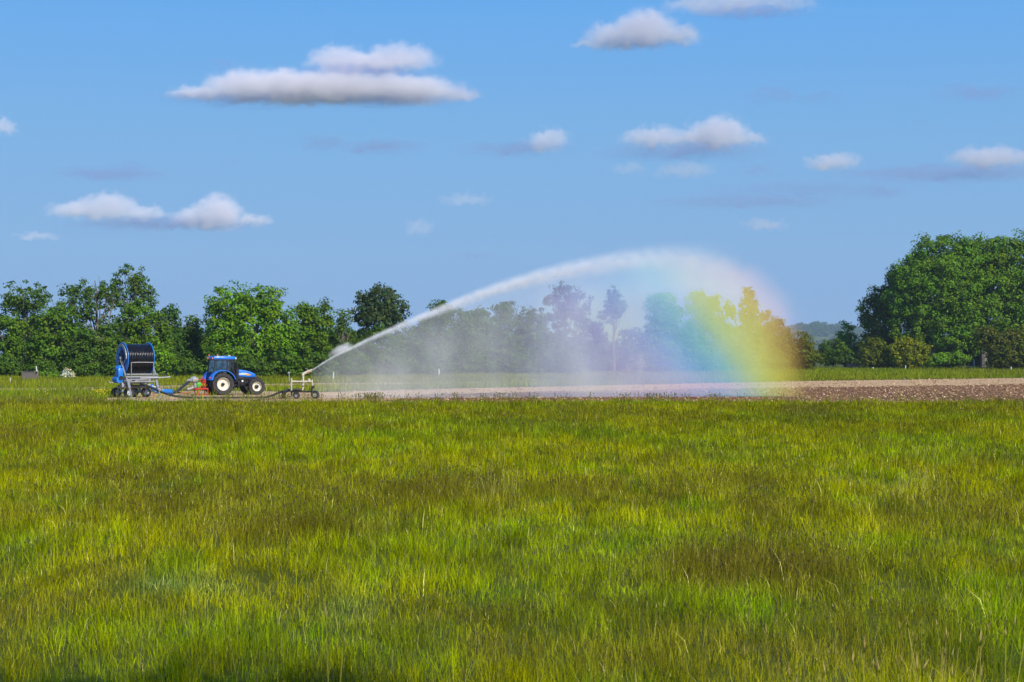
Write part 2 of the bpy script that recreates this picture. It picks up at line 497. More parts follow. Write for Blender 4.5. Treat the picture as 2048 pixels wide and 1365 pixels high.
def make_meadow():
    n = 950000
    x, y = sample_field(n, 11.0, 113.0, 1.3)
    k = y < 112.2 + 0.8 * np.sin(x * 0.21) + 0.5 * np.sin(x * 0.9)
    x, y = x[k], y[k]; n = len(x)
    c, br = grass_col(x, y, n)
    tuft = vnoise(x / .16, y / .16, 77) * .6 + vnoise(x / .45, y / .45, 78) * .4
    k = rng.random(n) < .25 + 1.1 * tuft
    x, y, c, br, tuft = x[k], y[k], c[k], br[k], tuft[k]; n = len(x)
    tall = fbm(x / 1.6, y / 2.6, 33, 3)
    tus = fbm(x / .55, y / .75, 133, 2)
    h = (0.09 + 0.15 * tall + .20 * sstep(.45, .75, tus)) * rng.uniform(0.5, 1.3, n) * (1 + 0.3 * br) * (.6 + .8 * tuft)
    w = 0.0047 * (y / 20) ** 0.9 * rng.uniform(0.6, 1.4, n)
    lean = np.clip(rng.gamma(2.0, 0.24, n), 0.02, 1.1)
    V, Fc, tot, cc = blades(x, y, bank(y) - 0.01, h, w, lean, c)
    me = fast_mesh('meadow_grass', V, Fc, tot, cc)
    tag(link('meadow_grass', me, M['grass']), 'tall yellow green meadow grass with brown and vivid green patches', 'grass', kind='stuff')
make_meadow()

def spindles(x, y, z0, h, hl, hr, lean, stalk_w, scol, hcol):
    """stalks that end in a slim seed head"""
    n = len(x)
    la = rng.uniform(0, 6.283, n)
    ux, uy = np.cos(la) * lean, np.sin(la) * lean
    tz = np.sqrt(1 - lean ** 2)
    d = np.stack([ux, uy, tz], 1)
    b = np.stack([x, y, z0], 1); t = b + d * h[:, None]
    sx = stalk_w / 2
    V = np.empty((n, 4 + 6, 3))
    e = np.zeros((n, 3)); e[:, 0] = sx
    V[:, 0] = b - e; V[:, 1] = b + e; V[:, 2] = t + e * .6; V[:, 3] = t - e * .6
    m = t + d * (hl * .4)[:, None]
    V[:, 4] = t - d * 0.005
    for q, (cx, cy) in enumerate(((1, 0), (0, 1), (-1, 0), (0, -1))):
        V[:, 5 + q] = m + np.stack([cx * hr, cy * hr, np.zeros(n)], 1)
    V[:, 9] = t + d * hl[:, None]
    ids = np.arange(n)[:, None] * 10
    pat = [0, 1, 2, 3]
    for q in range(4):
        q2 = (q + 1) % 4
        pat += [4, 5 + q2, 5 + q, 5 + q, 5 + q2, 9]
    Fc = (ids + np.array([pat])).reshape(-1)
    tot = np.tile(np.array([4] + [3] * 8), n)
    C = np.empty((n, 10, 3)); C[:, :4] = scol[:, None]; C[:, 4:] = hcol[:, None]
    return V.reshape(-1, 3), Fc, tot, C.reshape(-1, 3)

def make_seedheads():
    n = 110000
    x, y = sample_field(n, 13.0, 111.5, 1.3)
    c, br = grass_col(x, y, n)
    k = rng.random(n) < (0.10 + 0.85 * np.clip(br, 0, 1))
    x, y, br = x[k], y[k], br[k]; n = len(x)
    sc_ = (y / 20) ** 0.7
    h = rng.uniform(0.20, 0.40, n) * (1 + .3 * br)
    hl = rng.uniform(0.03, 0.085, n) * sc_ ** .5; hr = rng.uniform(0.003, 0.0055, n) * sc_
    t = rng.random((n, 1))
    hc = np.where(t < 0.55, np.array([[0.085, 0.062, 0.045]]), np.where(t < 0.955, np.array([[0.16, 0.125, 0.055]]), np.array([[0.045, 0.034, 0.016]])))
    pale = rng.random(n) < 0.03
    hc = hc * rng.uniform(.7, 1.3, (n, 1)); hc[pale] = ST * 1.1
    scol = np.tile(OL * 1.1, (n, 1)) * rng.uniform(.7, 1.3, (n, 1))
    lean = np.clip(np.abs(rng.normal(0, .32, n)), 0, .8)
    V, Fc, tot, cc = spindles(x, y, bank(y), h, hl, hr, lean, 0.003 * sc_, scol, hc)
    me = fast_mesh('grass_seed_heads', V, Fc, tot, cc)
    tag(link('grass_seed_heads', me, M['grass']), 'brown and purple seed heads standing above the meadow grass', 'seed heads', kind='stuff')
    # clusters of pale straw-coloured stems
    P_ = [(1000, 1010, 26, 45, 50, .62), (1830, 985, 60, 26, 60, .50), (1760, 1000, 40, 30, 30, .45), (460, 1060, 30, 20, 10, .5), (600, 1000, 60, 30, 24, .42), (150, 1080, 120, 50, 40, .38), (1000, 1250, 500, 70, 90, .34)]
    pxs = np.concatenate([rng.normal(a, c, k) for a, b, c, d, k, hh in P_]); pys = np.concatenate([rng.normal(b, d, k) for a, b, c, d, k, hh in P_])
    hs = np.concatenate([np.full(k, hh) for a, b, c, d, k, hh in P_]) * rng.uniform(.7, 1.15, len(pxs))
    y = F * H / (np.clip(pys, 830, 1360) - HOR); x = (pxs - 1024) / F * y; n = len(x)
    hc = np.tile(ST * 1.05, (n, 1)) * rng.uniform(.55, 1.1, (n, 1)); q_ = (y / 20) ** .7
    V, Fc, tot, cc = spindles(x, y, bank(y), hs, rng.uniform(.04, .09, n), .0035 * q_, np.clip(np.abs(rng.normal(0, .22, n)), 0, .7), .004 * q_, hc * .8, hc)
    me = fast_mesh('straw_stems', V, Fc, tot, cc)
    tag(link('straw_stems', me, M['grass']), 'scattered clusters of pale straw stems standing out of the meadow', 'grass stems', kind='stuff')
    # tall stems on the bank close to the camera, out of focus
    n = 130
    px = np.concatenate([rng.normal(1860, 120, 70), rng.normal(1560, 200, 24), rng.uniform(-40, 700, 26), rng.uniform(0, 2048, 10)])
    y = rng.uniform(7.5, 13.0, n); x = (px - 1024) / F * y
    top = H - (y / F) * (rng.uniform(470, 690, n))
    top[:70] = H - (y[:70] / F) * rng.uniform(500, 680, 70)
    z0 = bank(y); h = np.clip(top - z0 - 0.08, 0.35, 1.15)
    hl = rng.uniform(0.05, 0.11, n); hr = rng.uniform(0.0025, 0.005, n)
    hc = np.tile(np.array([[0.50, 0.36, 0.13]]), (n, 1)) * rng.uniform(.3, 1.4, (n, 1))
    scol = np.tile(np.array([[.36, .31, .06]]), (n, 1)) * rng.uniform(.5, 1.3, (n, 1))
    V, Fc, tot, cc = spindles(x, y, z0, h, hl, hr, np.clip(np.abs(rng.normal(0, .26, n)), 0, .7), np.full(n, .005), scol, hc)
    me = fast_mesh('bank_grass_stems', V, Fc, tot, cc)
    tag(link('bank_grass_stems', me, M['grass']), 'tall blurred seed stems on the grassy bank at the bottom edge', 'grass stems', kind='stuff')
make_seedheads()

def make_verge():
    n = 210000
    Y = rng.uniform(112.5, 345, n)
    hw = 0.30 * Y * 1.12 + 3
    X = rng.uniform(-1, 1, n) * hw
    PX = 1024 + F * X / Y
    bad = in_poly(X, Y, SOIL) | in_poly(X, Y, TRACK) | (in_poly(X, Y, YARD) & (rng.random(n) > 0.16))
    k = ~bad; X, Y, PX = X[k], Y[k], PX[k]; n = len(X)
    c, br = grass_col(X * .35, Y * .2, n)
    far = sstep(150, 200, Y)[:, None]
    lush = np.array([0.10, 0.17, 0.010]); dull = np.array([0.20, 0.195, 0.02])
    t = fbm(X / 20, Y / 9, 50, 3)[:, None]
    c = (c * .4 + (lush * (1 - t) + dull * t) * .75) * (1 - 0.12 * far)
    h = rng.uniform(.25, .55, n) * (1 + .5 * sstep(.5, .7, fbm(X / 6, Y / 6, 71)))
    near_left = (PX < 235) & (Y < 150); h[near_left] *= 1.25
    w = 0.03 * (Y / 120) * rng.uniform(.6, 1.4, n)
    V, Fc, tot, cc = blades(X, Y, np.full(n, -0.01), h, w, np.clip(rng.gamma(2, .13, n), 0, .8), c)
    me = fast_mesh('verge_grass', V, Fc, tot, cc)
    tag(link('verge_grass', me, M['grass']), 'rough green grass on the verges around the bare soil field', 'grass', kind='stuff')
    # taller weeds along the meadow's far edge
    pxs = np.concatenate([rng.normal(742, 16, 20), rng.normal(1310, 30, 16), rng.uniform(0, 2048, 90), rng.normal(560, 30, 10)])
    n = len(pxs) * 9
    X = np.repeat(gx(pxs, 112.0), 9) + rng.normal(0, .16, n); Y = 111.5 + rng.normal(0, .5, n)
    h = rng.uniform(.25, .62, n); hc = np.tile(np.array([[.15, .145, .02]]), (n, 1)) * rng.uniform(.6, 1.5, (n, 1))
    V, Fc, tot, cc = spindles(X, Y, np.zeros(n), h, rng.uniform(.06, .16, n), rng.uniform(.015, .03, n), np.abs(rng.normal(0, .2, n)), np.full(n, .012), hc, hc)
    me = fast_mesh('edge_weeds', V, Fc, tot, cc)
    tag(link('edge_weeds', me, M['grass']), 'straggly weeds along the far edge of the meadow', 'weeds', kind='stuff')
    # yellow flowers beside the reel
    pxs = np.concatenate([rng.normal(203, 9, 40), rng.uniform(60, 225, 14), rng.normal(320, 5, 12)])
    n = len(pxs); Y = rng.uniform(119, 123, n); X = gx(pxs, Y)
    hc = np.tile(np.array([[.75, .62, .03]]), (n, 1)) * rng.uniform(.8, 1.1, (n, 1))
    V, Fc, tot, cc = spindles(X, Y, np.zeros(n), rng.uniform(.25, .62, n), np.full(n, .10), rng.uniform(.03, .06, n), np.abs(rng.normal(0, .15, n)), np.full(n, .015), np.tile(GR, (n, 1)), hc)
    me = fast_mesh('yellow_flowers', V, Fc, tot, cc)
    tag(link('yellow_flowers', me, M['grass']), 'small yellow flowers in the tall grass beside the hose reel', 'wildflowers', kind='stuff')
make_verge()

# ------------------------------------------------------------------ trees
def crown_mesh(name, lobes, leaf, dens, col, clump=0.95, gap=0.0, shell=0.55, flat=0.75, hue=0.18, drop=None):
    """many leaf-sized faces in clumps through the lobes' volume; lobes: (cx,cy,cz, rx,ry,rz)"""
    P, Nn, C, S = [], [], [], []
    for (cx, cy, cz, rx, ry, rz) in lobes:
        area = 4 * math.pi * (((rx * ry) ** 1.6 + (rx * rz) ** 1.6 + (ry * rz) ** 1.6) / 3) ** (1 / 1.6)
        nc = max(6, int(area / (clump * clump) * dens))
        d = rng.normal(size=(nc, 3)); d /= np.linalg.norm(d, axis=1, keepdims=True)
        rad = shell + (1 - shell) * rng.random(nc) ** 0.6
        rad *= rng.uniform(.86, 1.1, nc)
        cc = d * rad[:, None] * np.array([rx, ry, rz]) + np.array([cx, cy, cz])
        if gap > 0:
            k = fbm(cc[:, 0] / (1.5 * clump) + 40, cc[:, 2] / (1.6 * clump) + cc[:, 1] * .12, int(abs(cx) * 3) % 50, 2) > gap
            cc, d = cc[k], d[k]; nc = len(cc)
        cc = cc[cc[:, 2] > 0.15]; nc = len(cc)
        if nc == 0: continue
        d = d[:nc]
        per = max(8, int(1.9 * clump * clump / (leaf * leaf)))
        cr = clump * rng.uniform(.55, 1.25, nc)
        q = rng.normal(size=(nc, per, 3)); q /= np.linalg.norm(q, axis=2, keepdims=True)
        rr = rng.random((nc, per, 1)) ** .42
        off = q * rr * cr[:, None, None]; off[:, :, 2] *= flat
        p = cc[:, None] + off
        nn = q * .75 + rng.normal(size=q.shape) * .5 + np.array([0, 0, .35]) + ((cc - np.array([cx, cy, cz])) / np.array([rx, ry, rz]))[:, None] * .5
        nn /= np.linalg.norm(nn, axis=2, keepdims=True)
        cv = rng.uniform(1 - hue, 1 + hue, (nc, 1, 1)) * np.ones((nc, per, 1)) * rng.uniform(.78, 1.22, (nc, per, 1))
        hj = rng.normal(0, .10, (nc, 1, 1))
        cl = np.array(col)[None, None] * cv
        cl = cl * np.concatenate([1 + hj, np.ones_like(hj), 1 - hj], 2)
        s = leaf * rng.uniform(.6, 1.35, (nc, per))
        P.append(p.reshape(-1, 3)); Nn.append(nn.reshape(-1, 3)); C.append(cl.reshape(-1, 3)); S.append(s.reshape(-1))
    P = np.concatenate(P); Nn = np.concatenate(Nn); C = np.concatenate(C); S = np.concatenate(S)
    k = P[:, 2] > 0.03
    P, Nn, C, S = P[k], Nn[k], C[k], S[k]
    n = len(P)
    r = rng.normal(size=(n, 3))
    u = np.cross(Nn, r); u /= np.linalg.norm(u, axis=1, keepdims=True) + 1e-9
    v = np.cross(Nn, u)
    V = np.empty((n, 4, 3))
    V[:, 0] = P + u * S[:, None]; V[:, 1] = P + v * (S * .62)[:, None]; V[:, 2] = P - u * S[:, None]; V[:, 3] = P - v * (S * .62)[:, None]
    V[:, 1] += Nn * (S * .15)[:, None]; V[:, 3] += Nn * (S * .15)[:, None]
    return fast_mesh(name, V.reshape(-1, 3), np.arange(n * 4), np.full(n, 4), np.repeat(np.clip(C, 0.003, 1), 4, axis=0))

TREE_STATS = [0]
def tree(name, px, py_base, Y, lobes_px, label, cat='tree', group=None, leaf=.2, dens=.75, col=(.05, .115, .014), trunk_r=.28, gap=0.0,
         clump=.95, limbs=9, lean=0.0, depth=.8, shell=.5, hue=.2, stems=1, trunk_px=None, flat=.75):
    """crown lobes are measured in the photo as (px, py, half width, half height) and put at the tree's own distance and real size"""
    bx = gx(px if trunk_px is None else trunk_px, Y)
    root = empty(name, (bx, Y, 0), 0, label, cat, group)
    k = Y / F
    L = []
    for lb in lobes_px:
        cx, cy, rx, ry = lb[:4]
        oy = lb[4] if len(lb) > 4 else 0.0
        wx, wz = gx(cx, Y) - bx, H + (HOR - cy) * k
        L.append((wx, oy, wz, rx * k, max(rx * k * depth, .6), ry * k))
    zmin = min(l[2] - l[5] for l in L)
    me = crown_mesh('crown', L, leaf, dens, col, clump, gap, shell, flat, hue)
    TREE_STATS[0] += len(me.polygons)
    link('crown', me, M['leaf'], root)
    mb = MB()
    top = max(L, key=lambda l: l[2])
    rr = random.Random(int(px * 7 + Y))
    for s in range(stems):
        ox = (s - (stems - 1) / 2) * trunk_r * 2.6
        T = Vector((top[0] * .9 + ox * 2, top[1], top[2] + top[5] * .35))
        pts = []
        for i in range(7):
            t = i / 6
            pts.append(Vector((ox, 0, 0)).lerp(T, t) + Vector((rr.uniform(-1, 1), rr.uniform(-1, 1), 0)) * .22 * (t > 0) * (t < 1) * min(1, T.z / 8))
        mb.tube(pts, [trunk_r * (1.25 if i == 0 else 1) * (1 - .82 * i / 6) for i in range(7)], 8)
        for q in range(limbs):
            l = rr.choice(L)
            t0 = rr.uniform(.28, .8)
            a = Vector((ox, 0, 0)).lerp(T, t0)
            th = rr.uniform(0, 6.283); f = rr.uniform(.4, .85)
            e = Vector((l[0] + math.cos(th) * l[3] * f, l[1] + math.sin(th) * l[4] * f, l[2] + rr.uniform(-.2, .55) * l[5]))
            if e.z < a.z: e.z = a.z + rr.uniform(.3, 1.0) * min(2, l[5])
            mid = a.lerp(e, .5) + Vector((0, 0, -.12 * (e - a).length + rr.uniform(0, .5)))
            r0 = trunk_r * (1 - .82 * t0) * .6
            mb.tube([a, mid, e], [r0, r0 * .6, r0 * .15], 6)
            for w_ in range(2):
                e2 = e + Vector((rr.uniform(-1, 1), rr.uniform(-1, 1), rr.uniform(.1, 1.0))) * min(l[3], 2.2) * .38
                mb.tube([mid.lerp(e, .4 + .3 * w_), e2], [r0 * .4, r0 * .1], 5)
    mb.build('trunk', M['bark'], root, True)
    return root

def shrub(name, px, Y, lobes_px, label, group=None, leaf=.17, dens=.7, col=(.05, .11, .014), cat='shrub', clump=.7, **kw):
    return tree(name, px, 0, Y, lobes_px, label, cat, group, leaf, dens, col, .07, clump=clump, limbs=5, shell=.35, stems=3, depth=.9, **kw)

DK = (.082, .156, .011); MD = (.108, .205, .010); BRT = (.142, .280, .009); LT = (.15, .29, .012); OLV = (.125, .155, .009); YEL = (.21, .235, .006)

GT = 'trees in the line behind the field'
# --- the line at the far left
tree('broadleaf_tree', 48, 755, 232, [(50, 592, 48, 36), (26, 632, 36, 46), (78, 632, 36, 44)], 'airy dark green tree at the far left end with sky showing through its crown', gap=.40, clump=.6, leaf=.17, dens=.5, col=DK, group=GT, trunk_px=52)
tree('broadleaf_tree', 140, 755, 236, [(140, 598, 18, 32), (132, 640, 34, 40)], 'narrow dark tree between the airy end tree and the tall pale-limbed tree', dens=.5, gap=.3, col=DK, group=GT)
tree('broadleaf_tree', 195, 755, 230, [(188, 572, 30, 30), (197, 608, 44, 40), (162, 612, 26, 40)], 'tall open tree with pale forked trunk visible through its gaps', gap=.42, clump=.6, leaf=.17, dens=.5, col=DK, group=GT, trunk_r=.34, limbs=14, trunk_px=203)
tree('broadleaf_tree', 262, 755, 234, [(262, 553, 33, 24), (252, 590, 42, 38), (290, 598, 24, 32), (232, 575, 16, 20)], 'tallest airy tree of the left group with thin feathery top', gap=.36, clump=.6, leaf=.17, dens=.5, col=DK, group=GT, limbs=14)
tree('broadleaf_tree', 22, 755, 224, [(18, 672, 40, 42), (40, 712, 45, 40)], 'dense low tree at the very left edge below the airy end tree', col=MD, group=GT)
tree('broadleaf_tree', 110, 755, 222, [(110, 660, 48, 46), (100, 705, 50, 46)], 'dense rounded tree behind the timber crate and leaning white post', col=MD, group=GT)
tree('broadleaf_tree', 195, 755, 221, [(190, 690, 42, 42), (215, 715, 45, 38), (160, 712, 38, 40)], 'dense dark tree just left of the hose reel', col=DK, group=GT)
tree('broadleaf_tree', 285, 755, 223, [(275, 640, 38, 40), (300, 672, 45, 50), (265, 700, 45, 45)], 'broad leafy tree directly behind the hose reel', col=MD, group=GT)
tree('broadleaf_tree', 335, 755, 226, [(338, 648, 24, 34), (335, 695, 34, 52)], 'mid green tree between the hose reel and the tractor', col=(.058, .13, .014), group=GT)
tree('broadleaf_tree', 385, 755, 229, [(385, 665, 22, 36), (384, 710, 30, 42)], 'dim narrow tree between the reel and the tractor, touching the bright maple', col=DK, group=GT)
tree('maple_tree', 500, 755, 224, [(462, 612, 46, 46), (528, 608, 44, 42), (448, 650, 42, 46), (505, 650, 56, 52), (556, 648, 38, 46), (480, 700, 68, 46), (555, 700, 46, 46)],
     'big bright green bushy tree standing behind the blue tractor', col=BRT, group=GT, dens=.6, trunk_r=.4, limbs=14, gap=.2, hue=.25)
tree('broadleaf_tree', 618, 755, 228, [(610, 640, 26, 36), (640, 650, 26, 36), (622, 695, 42, 50)], 'medium tree just right of the big bright maple', col=MD, gap=.2, group=GT)
tree('conifer_tree', 648, 755, 233, [(648, 622, 10, 22), (650, 660, 18, 36), (652, 705, 24, 40)], 'slim dark tree with pointed tip behind the water gun', col=DK, dens=.5, group=GT)
tree('conifer_tree', 688, 755, 230, [(686, 640, 11, 22), (688, 675, 18, 36), (690, 715, 24, 36)], 'slim dark tree with ragged tip left of the round-topped poplar', col=DK, dens=.5, group=GT)
tree('poplar_tree', 757, 755, 236, [(757, 602, 44, 34), (735, 622, 34, 32), (785, 625, 34, 32), (757, 645, 48, 34)], 'round-topped grey green poplar standing clear against the sky above the jet', col=(.062, .105, .030), gap=.26, dens=.6, clump=.7, group=GT, trunk_r=.3)
tree('broadleaf_tree', 765, 755, 232, [(760, 700, 52, 48), (715, 715, 34, 36)], 'dense misty tree under the round-topped poplar', col=DK, group=GT)
tree('broadleaf_tree', 880, 755, 240, [(880, 630, 32, 26), (868, 665, 36, 36), (850, 705, 45, 42)], 'low dark tree just under the water jet where it crosses the treetops', col=DK, gap=.2, group=GT)
tree('broadleaf_tree', 945, 750, 250, [(935, 645, 30, 28), (965, 648, 30, 30), (940, 695, 50, 50)], 'rounded tree behind the grey part of the spray', col=DK, group=GT)
tree('broadleaf_tree', 1012, 750, 255, [(1008, 625, 22, 28), (1015, 680, 40, 56)], 'upright tree behind the spray with a narrow top', col=DK, gap=.25, group=GT)
tree('broadleaf_tree', 1072, 750, 255, [(1065, 645, 34, 26), (1072, 695, 44, 50)], 'rounded misty tree left of the tall sparse tree', col=DK, group=GT)
tree('broadleaf_tree', 1135, 750, 262, [(1128, 592, 30, 28), (1155, 612, 30, 30), (1108, 620, 28, 28), (1135, 655, 46, 48), (1130, 705, 52, 42)], 'tall sparse tree behind the violet edge of the rainbow', col=DK, gap=.38, dens=.5, clump=.65, group=GT)
tree('slender_tree', 1228, 748, 270, [(1226, 590, 14, 22), (1232, 615, 24, 22), (1222, 632, 22, 16)], 'thin tree with bare pale trunk standing alone in the spray', col=MD, gap=.34, dens=.55, clump=.65, group=GT, trunk_r=.22, limbs=7)
tree('broadleaf_tree', 1190, 748, 274, [(1185, 680, 34, 38), (1200, 712, 36, 36)], 'low dark tree left of the thin bare-trunked tree', col=DK, group=GT)
tree('broadleaf_tree', 1270, 748, 276, [(1265, 690, 36, 36), (1285, 715, 34, 32)], 'low dark tree right of the thin bare-trunked tree', col=DK, group=GT)
tree('broadleaf_tree', 1325, 745, 283, [(1325, 622, 36, 36), (1320, 670, 40, 50), (1330, 705, 44, 36)], 'dense tree tinted teal by the rainbow', col=MD, group=GT)
tree('broadleaf_tree', 1415, 745, 288, [(1400, 620, 38, 36), (1438, 628, 36, 38), (1415, 680, 60, 56)], 'big round tree tinted yellow by the rainbow', col=BRT, group=GT, dens=.6)
tree('conifer_tree', 1497, 745, 292, [(1496, 592, 11, 18), (1497, 620, 20, 30), (1497, 670, 30, 48), (1497, 710, 36, 34)], 'pointed tree tinted orange at the outer edge of the rainbow', col=MD, dens=.9, clump=.7, group=GT)
tree('broadleaf_tree', 1545, 745, 296, [(1530, 650, 22, 26), (1553, 668, 26, 34), (1545, 705, 40, 36)], 'sloping tree tinted orange brown beside the pointed tree', col=OLV, group=GT)

# --- a second row glimpsed between the front trees
GB = 'second row of trees behind the front line'
for (px, top, w_, Y, lab) in [
    (60, 640, 60, 250, 'second-row tree filling the gaps behind the airy end tree'), (150, 645, 55, 252, 'second-row tree filling the gaps behind the pale-limbed tree'),
    (235, 640, 60, 250, 'second-row tree filling the gap between the pale-limbed tree and the tallest airy one'), (345, 655, 55, 250, 'second-row tree showing above the right flange of the reel'),
    (430, 660, 60, 246, 'second-row tree behind the left side of the bright maple'), (590, 650, 60, 248, 'second-row tree behind the right side of the bright maple'),
    (690, 660, 60, 250, 'second-row tree behind the slim ragged-topped tree'), (830, 655, 60, 256, 'second-row tree behind the jet right of the round-topped poplar'),
    (910, 660, 60, 262, 'second-row tree deep in the grey spray'), (985, 655, 55, 268, 'second-row tree behind the upright narrow-topped tree'), (1045, 660, 50, 270, 'second-row tree left of the tall sparse misty tree'),
    (1100, 670, 55, 274, 'second-row tree behind the tall sparse misty tree'), (1240, 690, 70, 290, 'second-row tree low behind the thin bare-trunked tree'), (1350, 660, 60, 298, 'second-row tree behind the teal tinted tree'), (1470, 660, 60, 304, 'second-row tree between the yellow tinted and orange tinted trees')]:
    tree('broadleaf_tree', px, 755, Y, [(px, top + 26, w_ * .7, 28), (px - w_ * .3, top + 60, w_ * .75, 42), (px + w_ * .35, top + 62, w_ * .75, 42)], lab, col=DK, group=GB, dens=.8)

# --- undergrowth under the line
GU = 'shrubs under the line of trees'
for (px, w, h_, Y, lab) in [
    (20, 40, 26, 216, 'dark shrub at the left edge behind the short white post'),
    (88, 36, 22, 216, 'low dark shrub behind the timber crate'),
    (165, 46, 28, 216, 'dark shrub behind the white flowering bush'),
    (232, 40, 30, 216, 'dark shrub behind the left wheel of the hose reel'),
    (330, 34, 44, 218, 'light green shrub right beside the drum of the hose reel'),
    (375, 34, 32, 218, 'dark shrub behind the grey pump'),
    (430, 44, 30, 218, 'dark shrub behind the rear of the tractor'),
    (505, 50, 28, 218, 'dark shrub behind the nose of the tractor'),
    (575, 44, 34, 219, 'green shrub between the tractor and the water gun'),
    (640, 40, 30, 222, 'misty shrub directly behind the water gun'),
    (710, 44, 32, 224, 'misty shrub under the start of the jet'),
    (790, 50, 34, 226, 'misty shrub below the round-topped poplar'),
    (870, 44, 34, 226, 'misty shrub standing forward of the tree line, with a pale post at its foot'),
    (950, 50, 32, 240, 'misty shrub below the grey part of the spray'),
    (1040, 52, 34, 246, 'misty shrub in the middle of the spray'),
    (1120, 48, 32, 250, 'misty shrub at the violet edge of the rainbow'),
    (1300, 54, 34, 266, 'shrub in the teal part of the rainbow'),
    (1390, 54, 34, 272, 'shrub in the green part of the rainbow'),
    (1475, 50, 32, 278, 'shrub in the yellow part of the rainbow'),
    (1545, 40, 30, 284, 'shrub in the orange part of the rainbow')]:
    by = HOR + F * H / Y
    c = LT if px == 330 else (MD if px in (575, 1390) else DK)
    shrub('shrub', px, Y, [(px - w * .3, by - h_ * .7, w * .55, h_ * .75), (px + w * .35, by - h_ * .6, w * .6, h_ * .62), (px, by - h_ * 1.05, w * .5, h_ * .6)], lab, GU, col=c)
shrub('flowering_bush', 1272, 258, [(1272, 724, 15, 20), (1268, 738, 16, 12)], 'pale blossoming bush in the violet part of the rainbow', col=(.34, .30, .22), dens=.45)
shrub('round_bush', 1600, 296, [(1600, 698, 36, 34), (1588, 715, 30, 26), (1615, 712, 30, 28)], 'olive brown round bush standing apart at the end of the rainbow', col=OLV, dens=.8)

# --- right hand group
GRT = 'big trees at the right'
tree('broadleaf_tree', 1690, 740, 345, [(1690, 668, 18, 24), (1700, 688, 24, 26)], 'light green pointed small tree in front of the distant hill', col=LT, dens=.7)
shrub('shrub', 1668, 340, [(1668, 700, 34, 24), (1660, 715, 30, 16), (1690, 712, 34, 18)], 'dark spreading bush between the round olive bush and the big trees', col=DK, dens=.8)
tree('broadleaf_tree', 1748, 740, 338, [(1740, 628, 26, 32), (1765, 650, 36, 42), (1760, 600, 22, 30), (1795, 560, 22, 28), (1785, 610, 30, 40), (1760, 690, 40, 30)], 'darker layered tree on the left flank of the big right-hand trees', col=DK, gap=.2, group=GRT, trunk_r=.4, leaf=.24, clump=1.2)
tree('poplar_tree', 1870, 740, 332, [(1878, 585, 98, 92), (1838, 548, 56, 46), (1812, 590, 48, 56), (1885, 522, 70, 54), (1930, 540, 56, 60), (1870, 600, 74, 62), (1930, 610, 52, 60), (1830, 655, 56, 46), (1900, 665, 60, 40)], 'huge domed green tree, tallest at the right, seen whole', col=(.118, .235, .009), group=GRT, trunk_r=.7, leaf=.24, clump=1.4, dens=.7, limbs=18, gap=.2, trunk_px=1862)
tree('poplar_tree', 2010, 740, 334, [(1975, 518, 60, 50), (2040, 525, 66, 56), (1990, 570, 60, 60), (2060, 590, 70, 70), (1990, 630, 60, 50), (2060, 660, 70, 50), (1955, 670, 34, 34)], 'huge domed green tree cut by the right edge of the photo', col=(.112, .220, .009), group=GRT, trunk_r=.7, leaf=.25, clump=1.7, dens=.8, limbs=18, gap=.2, trunk_px=1968)
tree('poplar_tree', 2140, 740, 338, [(2130, 540, 70, 70), (2130, 630, 80, 70)], 'domed tree beyond the right edge beside the cut one', col=BRT, group=GRT, trunk_r=.6, leaf=.28, clump=1.4)
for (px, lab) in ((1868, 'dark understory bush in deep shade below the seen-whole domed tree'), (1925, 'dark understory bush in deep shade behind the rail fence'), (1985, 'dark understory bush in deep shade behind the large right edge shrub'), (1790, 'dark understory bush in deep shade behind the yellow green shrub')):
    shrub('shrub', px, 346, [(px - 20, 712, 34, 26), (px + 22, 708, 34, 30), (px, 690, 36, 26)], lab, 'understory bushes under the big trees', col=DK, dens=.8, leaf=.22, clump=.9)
shrub('shrub', 1752, 325, [(1745, 700, 30, 24), (1765, 715, 34, 22), (1735, 722, 26, 16)], 'olive shrub under the dark layered tree, beside a small white stake', col=OLV, dens=.8, leaf=.2)
shrub('shrub', 1815, 322, [(1805, 698, 30, 24), (1832, 700, 30, 22), (1815, 718, 40, 18)], 'yellow green shrub in front of the huge domed trees', col=YEL, dens=.8, leaf=.2)
shrub('hedge_shrub', 1900, 322, [(1885, 718, 26, 13), (1915, 718, 28, 12), (1868, 724, 24, 12)], 'low bright green bramble bush before the dark shade of the trees', col=LT, dens=.8)
shrub('shrub', 2015, 312, [(1995, 690, 32, 28), (2030, 690, 34, 40), (2015, 718, 44, 22), (1972, 672, 26, 20), (2050, 712, 30, 28)], 'large olive and yellow shrub at the right edge', col=(.115, .135, .012), dens=.75, leaf=.22)

# low left foreground of the tree line
shrub('flowering_bush', 136, 208, [(136, 744, 6, 9), (141, 750, 6, 6), (128, 751, 3, 4)], 'small white flowering bush at the foot of the trees', leaf=.12, col=(.75, .72, .58), dens=.35, clump=.4)
shrub('shrub', 92, 206, [(90, 753, 14, 9), (104, 755, 12, 7)], 'low bright green nettle clump right of the leaning white post', leaf=.13, col=BRT)

